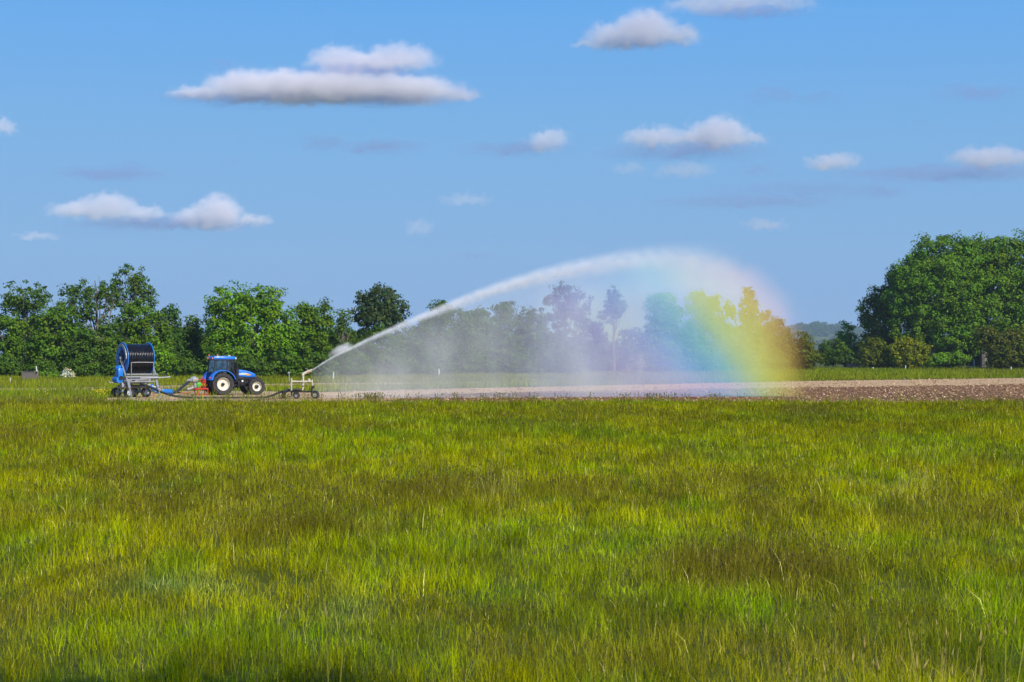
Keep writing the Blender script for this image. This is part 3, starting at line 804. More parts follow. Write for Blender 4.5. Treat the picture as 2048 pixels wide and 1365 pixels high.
# ------------------------------------------------------------------ distant wooded hill
def far_hill():
    Y0 = 4200.0
    xs = np.linspace(gx(1350, Y0), gx(2300, Y0), 60)
    vs, fs = [], []
    for i, x in enumerate(xs):
        px = 1024 + F * x / Y0
        top = (HOR - 652 + 5 * math.sin(px * .02) + 4 * math.sin(px * .051)) * Y0 / F
        for j, (dy, hz) in enumerate(((0, -1), (200, .75), (430, 1.0), (700, .9), (1300, -.1))):
            vs.append((x, Y0 + dy, max(-1, top * hz)))
    for i in range(len(xs) - 1):
        for j in range(4):
            a = i * 5 + j
            fs.append((a, a + 5, a + 6, a + 1))
    me = bpy.data.meshes.new('distant_hill'); me.from_pydata(vs, [], fs); me.shade_smooth()
    tag(link('distant_hill', me, M['ground']), kind='structure')
    lob = []
    for k in range(420):
        px = rng.uniform(1370, 2080); t = rng.random() ** 1.25
        y = Y0 + 30 + 430 * t
        x = gx(px, y)
        top = (HOR - 652 + 5 * math.sin(px * .02) + 4 * math.sin(px * .051)) * Y0 / F
        z = top * float(np.interp(30 + 430 * t, [0, 200, 430], [0, .75, 1.0])) + rng.uniform(2, 6)
        lob.append((x, y, z, rng.uniform(10, 18), rng.uniform(10, 18), rng.uniform(7, 11)))
    me = crown_mesh('far_wood', lob, 2.2, .5, (.05, .11, .022), 5.5, 0, .6)
    tag(link('far_wood', me, M['leaf']), 'hazy blue green wood covering the low distant hill', 'wood', kind='stuff')
far_hill()

# ------------------------------------------------------------------ small things along the verges
def post(px, py0, py1, Y, lab, lean=0.0, r=.05, name='post', m='whitepost', cat='post'):
    x = gx(px, Y); zt = H + (HOR - py0) * Y / F
    mb = MB()
    n = 5
    pts = [Vector((lean * i / n, 0, -.15 + (zt + .15) * i / n)) for i in range(n + 1)]
    mb.tube(pts, [r * (1 - .12 * i / n) for i in range(n + 1)], 7)
    o = mb.build(name, M[m], None, True)
    o.location = (x, Y, 0)
    return tag(o, lab, cat)
post(77, 733, 757, 205, 'leaning tall white post beside the timber crate', lean=-.28, r=.075)
post(22, 756, 770, 182, 'short white post standing alone at the left edge', lean=-.06, r=.085)
post(40, 765, 770, 190, 'very short orange brown stump at the end of the crate', r=.16, m='rustorange', cat='stump', name='stump')
post(1746, 735, 742, 318, 'small white stake under the olive shrub', r=.14, cat='stake', name='stake')
post(1811, 731, 740, 318, 'small white stake under the yellow green shrub', r=.10, cat='stake', name='stake')
post(2022, 734, 741, 306, 'small white stake under the large shrub at the right edge', r=.11, cat='stake', name='stake')
post(878, 738, 750, 222, 'pale post seen through the mist at the foot of a forward shrub', r=.09)
post(667, 745, 760, 200, 'pale post seen through the mist right of the water gun', r=.08)

def crate():
    Y = 198
    x0, x1 = gx(48, Y), gx(74, Y)
    w = x1 - x0; hgt = 1.05
    r = empty('timber_crate', ((x0 + x1) / 2, Y, 0), R(-8), 'weathered timber crate standing at the foot of the trees', 'crate')
    for i in range(5):
        for q in (-.5, .5):
            MB().box((0, q, .12 + i * .19), (w, .03, .16)).build('plank', M['greywood'], r)
    for q in (-.47, .47):
        for e in (-w / 2, w / 2):
            MB().box((e, q, .55), (.09, .09, 1.1)).build('corner_post', M['greywood'], r)
    for i in range(6):
        MB().tube([(-w * .45 + i * .02, -.35 + i * .14, 1.0 + .03 * (i % 2)), (w * .45, -.35 + i * .14, 1.02)], .07, 6).build('stacked_pole', M['darkwood'], r, True)
crate()

def rail_fence():
    Y = 318
    r = empty('rail_fence', (gx(1948, Y), Y, 0), R(5), 'grey rail fence with a tall white post in the shade of the big trees', 'fence')
    k = Y / F
    for dx, h_, m in ((0, 1.95, 'whitepost'), (-12, .95, 'greywood'), (14, .95, 'greywood'), (28, .95, 'greywood')):
        MB().box((dx * k, 0, h_ / 2), (.14, .14, h_), bevel=.02).build('post', M[m], r)
    for z in (.45, .85):
        MB().tube([(-14 * k, -.1, z), (0, -.1, z + .03), (30 * k, -.1, z)], .055, 6).build('rail', M['greywood'], r, True)
rail_fence()

def barn():
    Y = 352
    r = empty('cottage', (gx(1729, Y), Y, 0), R(20), 'small grey-roofed cottage glimpsed between the shrubs', 'cottage')
    w, d, h_ = 5.0, 6.0, 2.3
    MB().box((0, 0, h_ / 2), (w, d, h_)).build('wall', M['brick'], r)
    rf = MB().prism([(-w / 2 - .3, h_ - .05), (0, h_ + 2.0), (w / 2 + .3, h_ - .05), (w / 2 + .3, h_ + .12), (0, h_ + 2.2), (-w / 2 - .3, h_ + .12)], -d / 2 - .3, d / 2 + .3).build('roof', M['roofgrey'], r)
    MB().prism([(-w / 2, h_), (w / 2, h_), (0, h_ + 1.95)], -d / 2 + .01, d / 2 - .01).build('gable', M['brick'], r)
    MB().box((0, 1.5, h_ + 2.3), (.5, .5, .9)).build('chimney', M['brick'], rf)
    for dx in (-1.2, 1.2):
        wd = MB().box((dx, -d / 2 - .01, 1.3), (.9, .06, 1.0)).build('window', M['whitepost'], r)
        MB().box((dx, -d / 2 - .05, 1.3), (.74, .03, .84)).build('pane', M['black'], wd)
barn()

# ------------------------------------------------------------------ wheels
def wheel_parts(parent, loc, Rr, w, rimR, rim_m, hub_m, side=-1, lugs=20, rot=0.0, hub_r=.12):
    """wheel > tyre, rim; axis along local y, outer side = side"""
    mb = MB()
    mb.lathe([(side * w * .05, .0), (side * w * .05, hub_r), (side * w * .36, hub_r), (side * w * .40, hub_r * .75), (side * w * .40, 0.0)], n=20)
    hub = mb.build('wheel', M[hub_m], parent, True)
    hub.location = loc; hub.rotation_euler = (0, 0, rot)
    t = MB()
    sw = Rr - rimR
    prof = [(-w * .36, rimR), (-w * .47, rimR + sw * .25), (-w * .5, rimR + sw * .55), (-w * .46, Rr * .955), (-w * .3, Rr * .975),
            (0, Rr * .98), (w * .3, Rr * .975), (w * .46, Rr * .955), (w * .5, rimR + sw * .55), (w * .47, rimR + sw * .25), (w * .36, rimR)]
    t.lathe(prof, n=48)
    for s in (-1, 1):
        for i in range(lugs):
            th = 2 * math.pi * (i + (.5 if s > 0 else 0)) / lugs
            rot3 = Matrix.Rotation(-th, 3, 'Y') @ Matrix.Rotation(s * R(38), 3, 'X')
            c = Vector((math.cos(th) * (Rr * .975), s * w * .25, math.sin(th) * (Rr * .975)))
            t.box(c, (Rr * .05, w * .56, Rr * .065), rot3)
    t.build('tyre', M['rubber'], hub, True)
    r = MB()
    o = side
    r.lathe([(o * w * .40, rimR * 1.0), (o * w * .42, rimR * .97), (o * w * .36, rimR * .93), (o * w * .16, rimR * .86), (o * w * .08, rimR * .55), (o * w * .10, rimR * .45), (o * w * .10, 0)], n=36)
    r.lathe([(-o * w * .40, rimR * 1.0), (-o * w * .42, rimR * .97), (-o * w * .36, rimR * .92), (-o * w * .1, rimR * .85), (-o * w * .05, 0)], n=36)
    for i in range(8):
        th = 2 * math.pi * i / 8
        r.tube([(math.cos(th) * rimR * .34, o * w * .08, math.sin(th) * rimR * .34), (math.cos(th) * rimR * .34, o * w * .14, math.sin(th) * rimR * .34)], rimR * .035, 6)
    r.build('rim', M[rim_m], hub, True)
    return hub

# ------------------------------------------------------------------ tractor
def make_tractor():
    px, Y = 437, 131.3
    yaw = R(28)
    r = empty('tractor', (gx(px, Y), Y, 0), yaw, 'blue farm tractor with cream wheels parked beside the sprinkler', 'tractor')
    wb = 2.72
    for s in (-1, 1):
        wheel_parts(r, (0, s * .95, .86), .86, .60, .50, 'cream', 'black', s, 20)
        wheel_parts(r, (wb, s * .92, .66), .66, .48, .37, 'cream', 'black', s, 18, hub_r=.15)
    # chassis: gearbox, engine block, axles
    c = MB()
    c.box((.35, 0, .92), (1.5, .62, .56), bevel=.06)
    c.box((1.7, 0, 1.0), (1.6, .5, .62), bevel=.05)
    c.box((2.65, 0, .86), (.8, .44, .4), bevel=.04)
    c.tube([(0, -.7, .86), (0, .7, .86)], .19, 14)
    c.tube([(wb, -.75, .66), (wb, .75, .66)], .12, 12)
    c.box((3.12, 0, .82), (.26, .62, .42), bevel=.05)
    c.build('chassis', M['black'], r, True)
    # hood
    hb = MB()
    prof = [(1.12, 1.42), (1.12, 1.96), (1.5, 1.965), (2.0, 1.91), (2.45, 1.80), (2.78, 1.64), (2.90, 1.54), (2.74, 1.36), (2.2, 1.36), (1.7, 1.42)]
    hb.prism(prof, -.42, .42)
    hood = hb.build('hood', M['tractor_blue'], r, True, bevel=.06)
    for s in (-1, 1):
        d = MB().prism([(1.5, 1.66), (1.75, 1.72), (2.1, 1.70), (2.45, 1.58), (2.2, 1.56), (1.8, 1.55), (1.5, 1.56)], s * .422, s * .428)
        d.build('decal', M['decal_cream'], hood)
        d = MB().prism([(1.95, 1.56), (2.2, 1.64), (2.45, 1.575), (2.5, 1.52), (2.2, 1.50)], s * .430, s * .434)
        d.build('decal', M['decal_orange'], hood)
    g = MB().prism([(2.76, 1.34), (2.915, 1.53), (3.05, 1.40), (3.10, 1.05), (2.55, 1.02), (2.5, 1.32)], -.39, .39)
    gr = g.build('grille', M['black'], r, True, bevel=.03)
    for s in (-1, 1):
        MB().box((3.06, s * .26, 1.30), (.05, .18, .14), Matrix.Rotation(R(-12), 3, 'Y'), .015).build('headlight', M['clearlens'], gr)
    e = MB().box((2.0, 0, 1.29), (1.3, .70, .20), bevel=.03)
    e.box((1.75, 0, 1.17), (1.0, .62, .1))
    e.build('engine_panel', M['black'], r)
    # exhaust stack at the cab's right front corner
    x = MB()
    x.tube([(1.30, -.56, 1.05), (1.30, -.56, 1.15), (1.30, -.56, 2.05)], [.13, .14, .14], 12)
    x.tube([(1.30, -.56, 2.05), (1.30, -.56, 2.80), (1.25, -.58, 2.92)], [.065, .06, .06], 10)
    x.build('exhaust_stack', M['black'], r, True)
    # cab
    cf = MB()
    zt, zb = 2.72, 1.45
    P8 = {}
    for s in (-1, 1):
        A = (-.50, s * .72, zt); B = (.42, s * .78, zt); C_ = (.98, s * .70, zt)
        a = (-.62, s * .72, 1.75); b = (.40, s * .80, 1.40); c2 = (1.14, s * .60, 1.25)
        P8[s] = (A, B, C_, a, b, c2)
        cf.tube([a, A], .04, 6); cf.tube([b, B], .035, 6); cf.tube([c2, C_], .045, 6)
        cf.tube([a, (.0, s * .78, 1.80), b], .04, 6); cf.tube([b, c2], .05, 6); cf.tube([A, B, C_], .05, 6)
    cf.tube([P8[-1][0], P8[1][0]], .05, 6); cf.tube([P8[-1][2], P8[1][2]], .05, 6); cf.tube([P8[-1][3], P8[1][3]], .05, 6); cf.tube([P8[-1][5], P8[1][5]], .06, 6)
    cf.box((.30, 0, 1.30), (1.4, 1.1, .16))
    cab = cf.build('cab_frame', M['black'], r, True)
    def pane(name, pts, t=.012):
        n = (Vector(pts[1]) - Vector(pts[0])).cross(Vector(pts[2]) - Vector(pts[0])).normalized() * t
        k = len(pts)
        vs = [Vector(p) for p in pts] + [Vector(p) + n for p in pts]
        fs = [tuple(range(k)), tuple(range(2 * k - 1, k - 1, -1))] + [(i, (i + 1) % k, (i + 1) % k + k, i + k) for i in range(k)]
        MB().add(vs, fs).build(name, M['glass'], r)
    for s in (-1, 1):
        A, B, C_, a, b, c2 = P8[s]
        pane('side_window', [a, b, B, A]); pane('door_window', [b, c2, C_, B])
    pane('windscreen', [P8[-1][5], P8[1][5], P8[1][2], P8[-1][2]]); pane('rear_window', [P8[-1][3], P8[1][3], P8[1][0], P8[-1][0]])
    st = MB().box((.05, 0, 1.62), (.5, .5, .14), bevel=.04).box((-.2, 0, 1.98), (.14, .48, .7), Matrix.Rotation(R(-8), 3, 'Y'), .04).box((-.24, 0, 2.42), (.1, .28, .18), bevel=.03)
    st.build('driver_seat', M['seat'], r, True)
    sw = MB().lathe([(-.015, .19), (0, .205), (.015, .19), (0, .175), (-.015, .19)], (0, 0, 0), 'z', 20).tube([(0, 0, 0), (.12, 0, -.5)], .04, 6)
    o = sw.build('steering_wheel', M['black'], r, True); o.location = (.66, 0, 1.98); o.rotation_euler = (0, R(-28), 0)
    rf = MB().box((.24, 0, 2.86), (1.78, 1.62, .24), bevel=.09)
    rf.box((.1, 0, 2.985), (1.2, 1.2, .05), bevel=.02)
    roof = rf.build('roof', M['tractor_blue'], r, True)
    MB().box((.24, 0, 2.735), (1.66, 1.52, .05)).build('roof_lining', M['black'], roof)
    for (lx, ly, m_) in ((-.68, -.58, 'amber'), (-.68, .58, 'amber'), (1.16, -.6, 'clearlens'), (1.16, .6, 'clearlens')):
        MB().box((lx, ly, 2.83), (.09, .26, .13), bevel=.02).build('work_light', M[m_], roof)
    for (lx, ly) in ((-.55, .62), (-.15, -.2)):
        b = MB().lathe([(0, .05), (.02, .055), (.10, .05), (.13, .03), (.135, 0)], (lx, ly, 3.005), 'z', 12)
        b.build('beacon', M['orange'], roof, True)
    MB().box((.75, -.3, 3.02), (.2, .14, .06), bevel=.02).build('antenna_dome', M['clearlens'], roof)
    for s in (-1, 1):
        mi = MB().tube([(1.02, s * .74, 2.45), (1.1, s * 1.02, 2.5)], .018, 6).box((1.1, s * 1.08, 2.35), (.06, .16, .34), bevel=.02)
        mi.build('mirror', M['black'], r, True)
    # fenders: arched band over each rear wheel with a solid inner cheek and rear drop
    for s in (-1, 1):
        f = MB()
        yi, yo = s * .60, s * 1.20
        Ro = 1.06
        prof = [(yi, Ro), (yo, Ro - .02), (yo, Ro - .07), (yi, Ro - .05), (yi, Ro)]
        f.lathe(prof, (0.02, 0, .90), 'y', 30, R(18), R(162))
        cheek = [(1.02 * math.cos(R(t)) * 1.0 + .02, .90 + 1.02 * math.sin(R(t))) for t in range(18, 163, 8)]
        cheek += [(-.80, 1.10), (-.2, 1.30), (.5, 1.30), (.85, 1.15)]
        f.prism(cheek, yi - s * .03, yi + s * .01)
        fe = f.build('fender', M['tractor_blue'], r, True)
        rearp = MB().prism([(-1.02, 1.18), (-.94, 1.30), (-.78, 1.62), (-.55, 1.84), (-.50, 1.74), (-.70, 1.50), (-.80, 1.18)], s * .62, s * 1.14)
        rearp.build('rear_panel', M['tractor_blue'], fe, True)
        tl = MB().box((-1.0, s * .98, 1.36), (.08, .22, .10), Matrix.Rotation(R(28), 3, 'Y'), .015)
        tl.build('tail_light', M['redlens'], fe)
    # steps and fuel tank on the right side, tank on the left
    for s in (-1, 1):
        t = MB().box((1.12, s * .62, .82), (.72, .34, .50), bevel=.07)
        t.build('fuel_tank', M['black'], r, True)
        stp = MB()
        for i in range(3):
            stp.box((1.08, s * .92, .48 + .28 * i), (.34, .22, .03))
        stp.box((.91, s * .92, .78), (.02, .2, .66)).box((1.25, s * .92, .78), (.02, .2, .66))
        stp.build('step', M['black'], r)
    # front mudguards and linkage arms
    for s in (-1, 1):
        MB().lathe([(s * .72, .72), (s * 1.12, .72), (s * 1.12, .70), (s * .72, .70), (s * .72, .72)], (wb, 0, .66), 'y', 16, R(60), R(150)).build('front_mudguard', M['black'], r, True)
        MB().tube([(-.3, s * .4, .60), (-1.15, s * .42, .52)], .05, 8).tube([(-.45, s * .38, 1.25), (-.9, s * .42, .55)], .035, 8).build('linkage_arm', M['black'], r, True)
    wl = MB().lathe([(0, .0), (0, .07), (.03, .075), (.05, .05), (.05, 0)], (0, 0, 0), 'y', 14)
    o = wl.build('side_reflector', M['clearlens'], r, True); o.location = (1.72, -.60, 1.08); o.rotation_euler = (0, 0, math.pi)
    return r
make_tractor()

# ------------------------------------------------------------------ pump on the tractor's rear linkage
def make_pump():
    Y = 130.4
    r = empty('irrigation_pump', (gx(402, Y), Y, 0), R(28), 'grey irrigation pump on a red frame behind the tractor', 'pump')
    f = MB()
    def bar(a, b, t=.045):
        f.tube([a, b], t, 4)
    for s in (-.38, .38):
        bar((-.35, s, .04), (.42, s, .04)); bar((.42, s, .04), (.42, s, .50)); bar((-.28, s, .04), (-.45, s, .50)); bar((-.55, s, .50), (.42, s, .50), .055)
        bar((.22, s, .50), (.22, s, 1.22), .055); bar((-.25, s, .52), (.20, s, 1.18), .035)
    bar((.22, -.38, 1.22), (.22, .38, 1.22), .055); bar((-.30, 0, 1.20), (.22, 0, 1.22), .035); bar((-.35, -.38, .04), (-.35, .38, .04)); bar((.42, -.38, .04), (.42, .38, .04)); bar((-.5, -.38, .50), (-.5, .38, .50)); bar((.42, -.38, .50), (.42, .38, .50))
    f.build('frame', M['red'], r)
    g = MB().box((-.18, 0, .80), (.36, .42, .40), bevel=.07).tube([(-.4, 0, .80), (.1, 0, .80)], .13, 12)
    g.build('gearbox', M['green'], r, True)
    MB().tube([(.10, 0, .80), (.24, 0, .80), (.5, 0, .78)], [.13, .12, .07], 12).build('shaft_guard', M['yellow'], r, True)
    p = MB()
    p.lathe([(-.28, 0), (-.28, .16), (-.2, .20), (-.16, .26), (.12, .27), (.17, .2), (.3, .17), (.3, 0)], (-.55, 0, 1.20), 'x', 24)
    p.tube([(-.62, -.02, 1.2), (-.95, -.05, 1.14), (-1.12, -.08, 1.02)], [.15, .13, .12], 12)
    p.tube([(-.55, 0, 1.2), (-.5, 0, .98), (-.42, 0, .62)], [.16, .12, .12], 12)
    p.lathe([(0, .0), (0, .2), (.05, .2), (.05, 0)], (-.87, -.04, 1.16), 'x', 18)
    p.build('pump_casing', M['castgrey'], r, True)
    s = MB().tube([(-.55, .1, .62), (-.9, .05, .50), (-1.1, 0, .46)], [.11, .1, .1], 10)
    s.build('suction_pipe', M['castgrey'], r, True)
make_pump()

def smooth_path(pts, n=8):
    P = [Vector(p) for p in pts]
    out = []
    for i in range(len(P) - 1):
        p0, p1, p2, p3 = P[max(i - 1, 0)], P[i], P[i + 1], P[min(i + 2, len(P) - 1)]
        for j in range(n):
            t = j / n
            out.append(.5 * ((2 * p1) + (-p0 + p2) * t + (2 * p0 - 5 * p1 + 4 * p2 - p3) * t * t + (-p0 + 3 * p1 - 3 * p2 + p3) * t ** 3))
    out.append(P[-1])
    return out

# pressure hose from the pump down to the reel's blue inlet
hp = [at(378, 764, 129.6), at(372, 768.5, 129.0), at(362, 777, 128.2), at(352, 784, 127.4), at(344, 787, 126.8)]
o = MB().tube(smooth_path(hp), .105, 12).build('pressure_hose', M['rubberhose'], None, True)
tag(o, 'thick black hose curving from the grey pump down to the blue inlet pipe', 'hose')
# suction hose lying from the pump to the ditch
hp = [at(382, 785, 130.2), at(372, 787, 129.4), at(360, 785.5, 128.8), at(350, 786.5, 129.5)]
o = MB().tube(smooth_path(hp), .06, 8).build('suction_hose', M['rustorange'], None, True)
tag(o, 'thin rusty pipe lying on the grass below the thick black hose', 'pipe')

# ------------------------------------------------------------------ hose reel
def make_reel():
    Y = 124.5
    px = 271
    rz = R(34)
    r = empty('hose_reel', (gx(px, Y), Y, 0), rz, 'large hose reel with blue flanges and black hose wound on its drum', 'hose reel')
    zc, Rf, W = 2.83, 1.16, 1.92
    # wound hose
    d = MB()
    prof = []
    nw = 15
    pitch = W / nw
    Rc = 1.07
    for i in range(nw):
        x0 = -W / 2 + pitch * (i + .5)
        for k in range(9):
            th = math.pi * (1 - k / 8)
            prof.append((x0 + math.cos(th) * pitch * .5, Rc - pitch * .5 + math.sin(th) * pitch * .5))
    d.lathe(prof, (0, 0, zc), 'x', 64)
    d.build('wound_hose', M['hose'], r, True)
    for s in (-1, 1):
        x = s * (W / 2 + .03)
        f = MB()
        f.lathe([(x - .03, .68), (x - .03, Rf - .03), (x + .0, Rf), (x + .03, Rf - .03), (x + s * .03, .92), (x + s * .045, .80), (x + s * .02, .68), (x - .03, .68)], (0, 0, zc), 'x', 56)
        fl = f.build('flange', M['reel_blue'], r, True)
        MB().lathe([(x, .67), (x + s * .012, .4), (x + s * .012, .0)], (0, 0, zc), 'x', 40).lathe([(x - s * .02, .68), (x - s * .02, 0)], (0, 0, zc), 'x', 40).build('disc', M['dark_blue'], fl, True)
        rim = MB().lathe([(x - .035, Rf - .01), (x - .02, Rf + .035), (x + .02, Rf + .035), (x + .035, Rf - .01), (x - .035, Rf - .01)], (0, 0, zc), 'x', 64)
        rim.build('rim_ring', M['reel_blue'], fl, True)
        sp = MB()
        for i in range(6):
            th = 2 * math.pi * i / 6 + .4
            a = Vector((x + s * .05, math.cos(th) * .12, zc + math.sin(th) * .12)); b = Vector((x + s * .05, math.cos(th) * .92, zc + math.sin(th) * .92))
            sp.tube([a, b], .035, 4)
        sp.tube([(x - s * .05, 0, zc), (x + s * .3, 0, zc)], .13, 14)
        sp.build('spokes', M['dark_blue'], fl, True)
    # A-frames carrying the drum on both sides
    for s in (-1, 1):
        x = s * (W / 2 + .20)
        a = MB()
        a.tube([(x, .02, zc), (x, -.55, zc - .62), (x, -1.20, 1.40)], [.06, .06, .07], 6)
        a.tube([(x, -.02, zc), (x, .55, zc - .62), (x, 1.15, 1.35)], [.06, .06, .07], 6)
        a.tube([(x, -1.30, 1.38), (x, 1.25, 1.34)], .085, 4)
        a.lathe([(x - .06, 0), (x - .06, .17), (x + .06, .17), (x + .06, 0)], (0, 0, zc), 'x', 18)
        a.build('side_frame', M['galv'], r, True)
    # curved grey arm at the outer face of the left flange
    x = -(W / 2 + .14)
    a = MB()
    pts = [(x, math.cos(R(t)) * .98, zc + math.sin(R(t)) * .98) for t in range(58, 190, 11)]
    for i in range(len(pts) - 1):
        p, q = Vector(pts[i]), Vector(pts[i + 1])
        dirn = (q - p)
        a.box((p + q) / 2, (.06, dirn.length * 1.08, .20), Matrix.Rotation(math.atan2(dirn.z, dirn.y), 3, 'X'))
    a.tube([pts[-1], (x, -.4, zc - .45), (x, -.15, zc - .2)], .05, 6)
    a.build('brake_band', M['galv'], r)
    # front rails with hose guide
    rl = MB()
    rl.tube([(-W / 2 - .2, -1.22, 1.70), (W / 2 + .25, -1.22, 1.70)], .06, 6)
    rl.tube([(-W / 2 - .3, -1.30, 1.52), (W / 2 + .25, -1.30, 1.52)], .07, 6)
    rl.tube([(-W / 2 - .2, -1.28, 1.14), (W / 2 + .2, -1.28, 1.14)], .04, 6)
    rl.tube([(-W / 2 - .1, 1.2, 1.36), (W / 2 + .1, 1.2, 1.36)], .07, 6)
    rl.build('rails', M['galv'], r, True)
    MB().tube([(-.2, -1.42, 1.42), (W / 2 + .2, -1.42, 1.45), (W / 2 + 1.15, -1.42, 1.50)], .045, 8).build('guide_beam', M['galv'], r, True)
    g = MB()
    gx0, gx1, gy, z0, z1 = -.84, .84, -1.36, 1.17, 2.56
    g.tube(smooth_path([(gx0, gy, z0), (gx0, gy, z1 - .12), (gx0 + .12, gy, z1), (gx1 - .12, gy, z1), (gx1, gy, z1 - .12), (gx1, gy, z0)], 4), .028, 8)
    g.tube([(gx0 - .05, gy, z0), (gx1 + .05, gy, z0)], .028, 8)
    g.build('hose_guard', M['galv'], r, True)
    # support legs
    for s in (-1, 1):
        lg = MB().tube([(s * 1.08, -1.20, 1.42), (s * 1.08, -2.02, .06)], .055, 6).tube([(s * 1.08, -1.28, 1.28), (s * 1.08, -1.62, .72)], .10, 6)
        lg.box((s * 1.08, -2.05, .04), (.34, .34, .06), bevel=.01)
        lg.build('support_leg', M['galv'], r, True)
    # turntable and chassis
    c = MB()
    c.lathe([(1.02, .55), (1.02, .85), (1.14, .85), (1.14, .55), (1.02, .55)], (0, 0, 0), 'z', 30)
    c.box((0, 0, 1.26), (2.0, .9, .22)).box((0, 0, 1.20), (.9, 2.2, .2))
    c.tube([(.35, -1.0, 1.05), (.9, -1.35, .8), (1.25, -1.5, .62)], .07, 8)
    c.build('turntable', M['galv'], r, True)
    ch = MB()
    cr = R(50 - 34)
    def loc(a, b, z):   # a along wheel axle, b along travel
        u = Vector((math.cos(R(-40) - rz), math.sin(R(-40) - rz), 0)); v = Vector((-u.y, u.x, 0))
        return u * a + v * b + Vector((-.28, .12, z))
    ch.tube([loc(0, -1.2, .80), loc(0, 1.2, .80)], .13, 4)
    for b in (-.78, .78):
        ch.tube([loc(-.72, b, .42), loc(.72, b, .42)], .07, 8); ch.tube([loc(0, b, .42), loc(0, b, .8)], .1, 6)
    ch.tube([loc(-.3, 0, .85), loc(-.3, 0, 1.05)], .3, 12)
    ch.build('chassis', M['galv'], r, True)
    for a in (-1, 1):
        for b in (-.78, .78):
            p = loc(a * .72, b, .37)
            ang = (R(-40) - rz) + R(90)          # axle direction maps to local -y
            wheel_parts(r, p, .37, .27, .20, 'wheelgrey', 'wheelgrey', -1 if a > 0 else 1, 14, rot=ang, hub_r=.06)
    # blue turbine and gearbox outside the left flange
    xg = -W / 2 - .46; gy_ = -.52
    t = MB().box((xg, -.02 + gy_, 1.66), (.42, .60, 1.02), bevel=.10).box((xg - .1, -.35 + gy_, 1.78), (.34, .26, .62), bevel=.07)
    t.tube([(xg - .15, -.45 + gy_, 1.32), (xg - .15, .45 + gy_, 1.32)], .24, 16).tube([(xg - .05, -.30 + gy_, 1.95), (xg - .05, .35 + gy_, 2.15)], .17, 14)
    t.tube([(xg - .1, -.42 + gy_, 1.2), (xg, -.42 + gy_, 1.62), (xg + .05, -.35 + gy_, 2.08)], .075, 10)
    t.tube([(xg, .1 + gy_, 2.1), (xg + .08, .1 + gy_, 2.35)], .14, 12)
    t.build('turbine_gearbox', M['reel_blue'], r, True)
    MB().lathe([(-.05, 0), (-.05, .16), (.05, .16), (.05, 0)], (xg - .06, -.47 + gy_, 1.45), 'y', 16).build('pulley', M['black'], r, True)
    MB().box((xg - .55, .1 + gy_, 1.12), (.35, .08, .06)).box((xg - .72, .1 + gy_, 1.17), (.08, .1, .1)).build('control_lever', M['galv'], r)
    MB().box((xg + .2, -.1 + gy_, .95), (.3, .5, .35), bevel=.04).build('tool_box', M['castgrey'], r, True)
    # blue inlet pipe lying out to the right
    ip = MB().tube([(.75, -1.2, .98), (.80, -1.25, .62), (1.0, -1.35, .47)], .12, 12)
    a0 = r.matrix_world
    ip.tube([(.95, -1.35, .46), (1.45, -1.60, .46), (2.05, -1.98, .44)], [.16, .17, .17], 14)
    ip.lathe([(0, 0), (0, .2), (.04, .2), (.04, 0)], (1.2, -1.46, .46), 'x', 16)
    ip.build('inlet_pipe', M['reel_blue'], r, True)
    return r
make_reel()
post(307.5, 785, 797, 122.2, 'orange red marker peg stuck in the grass under the hose reel', r=.06, m='orange', cat='marker', name='marker_peg')

# delivery hose pulled out along the ground to the gun cart
hp = [at(281, 768, 123.6), at(300, 775, 122.6), at(318, 782.5, 121.8), (gx(340, 121.2), 121.2, .27), (gx(365, 121), 121.0, .12), (gx(400, 121), 121.0, .085), (gx(450, 121.1), 121.1, .08), (gx(500, 121.2), 121.2, .08),
      (gx(528, 121.3), 121.3, .09), (gx(545, 121.3), 121.3, .24), (gx(560, 121.3), 121.3, .46), (gx(578, 121.4), 121.4, .62)]
o = MB().tube(smooth_path(hp), .075, 12).build('delivery_hose', M['rubberhose'], None, True)
tag(o, 'long black hose lying along the ground from the reel to the sprinkler cart', 'hose')

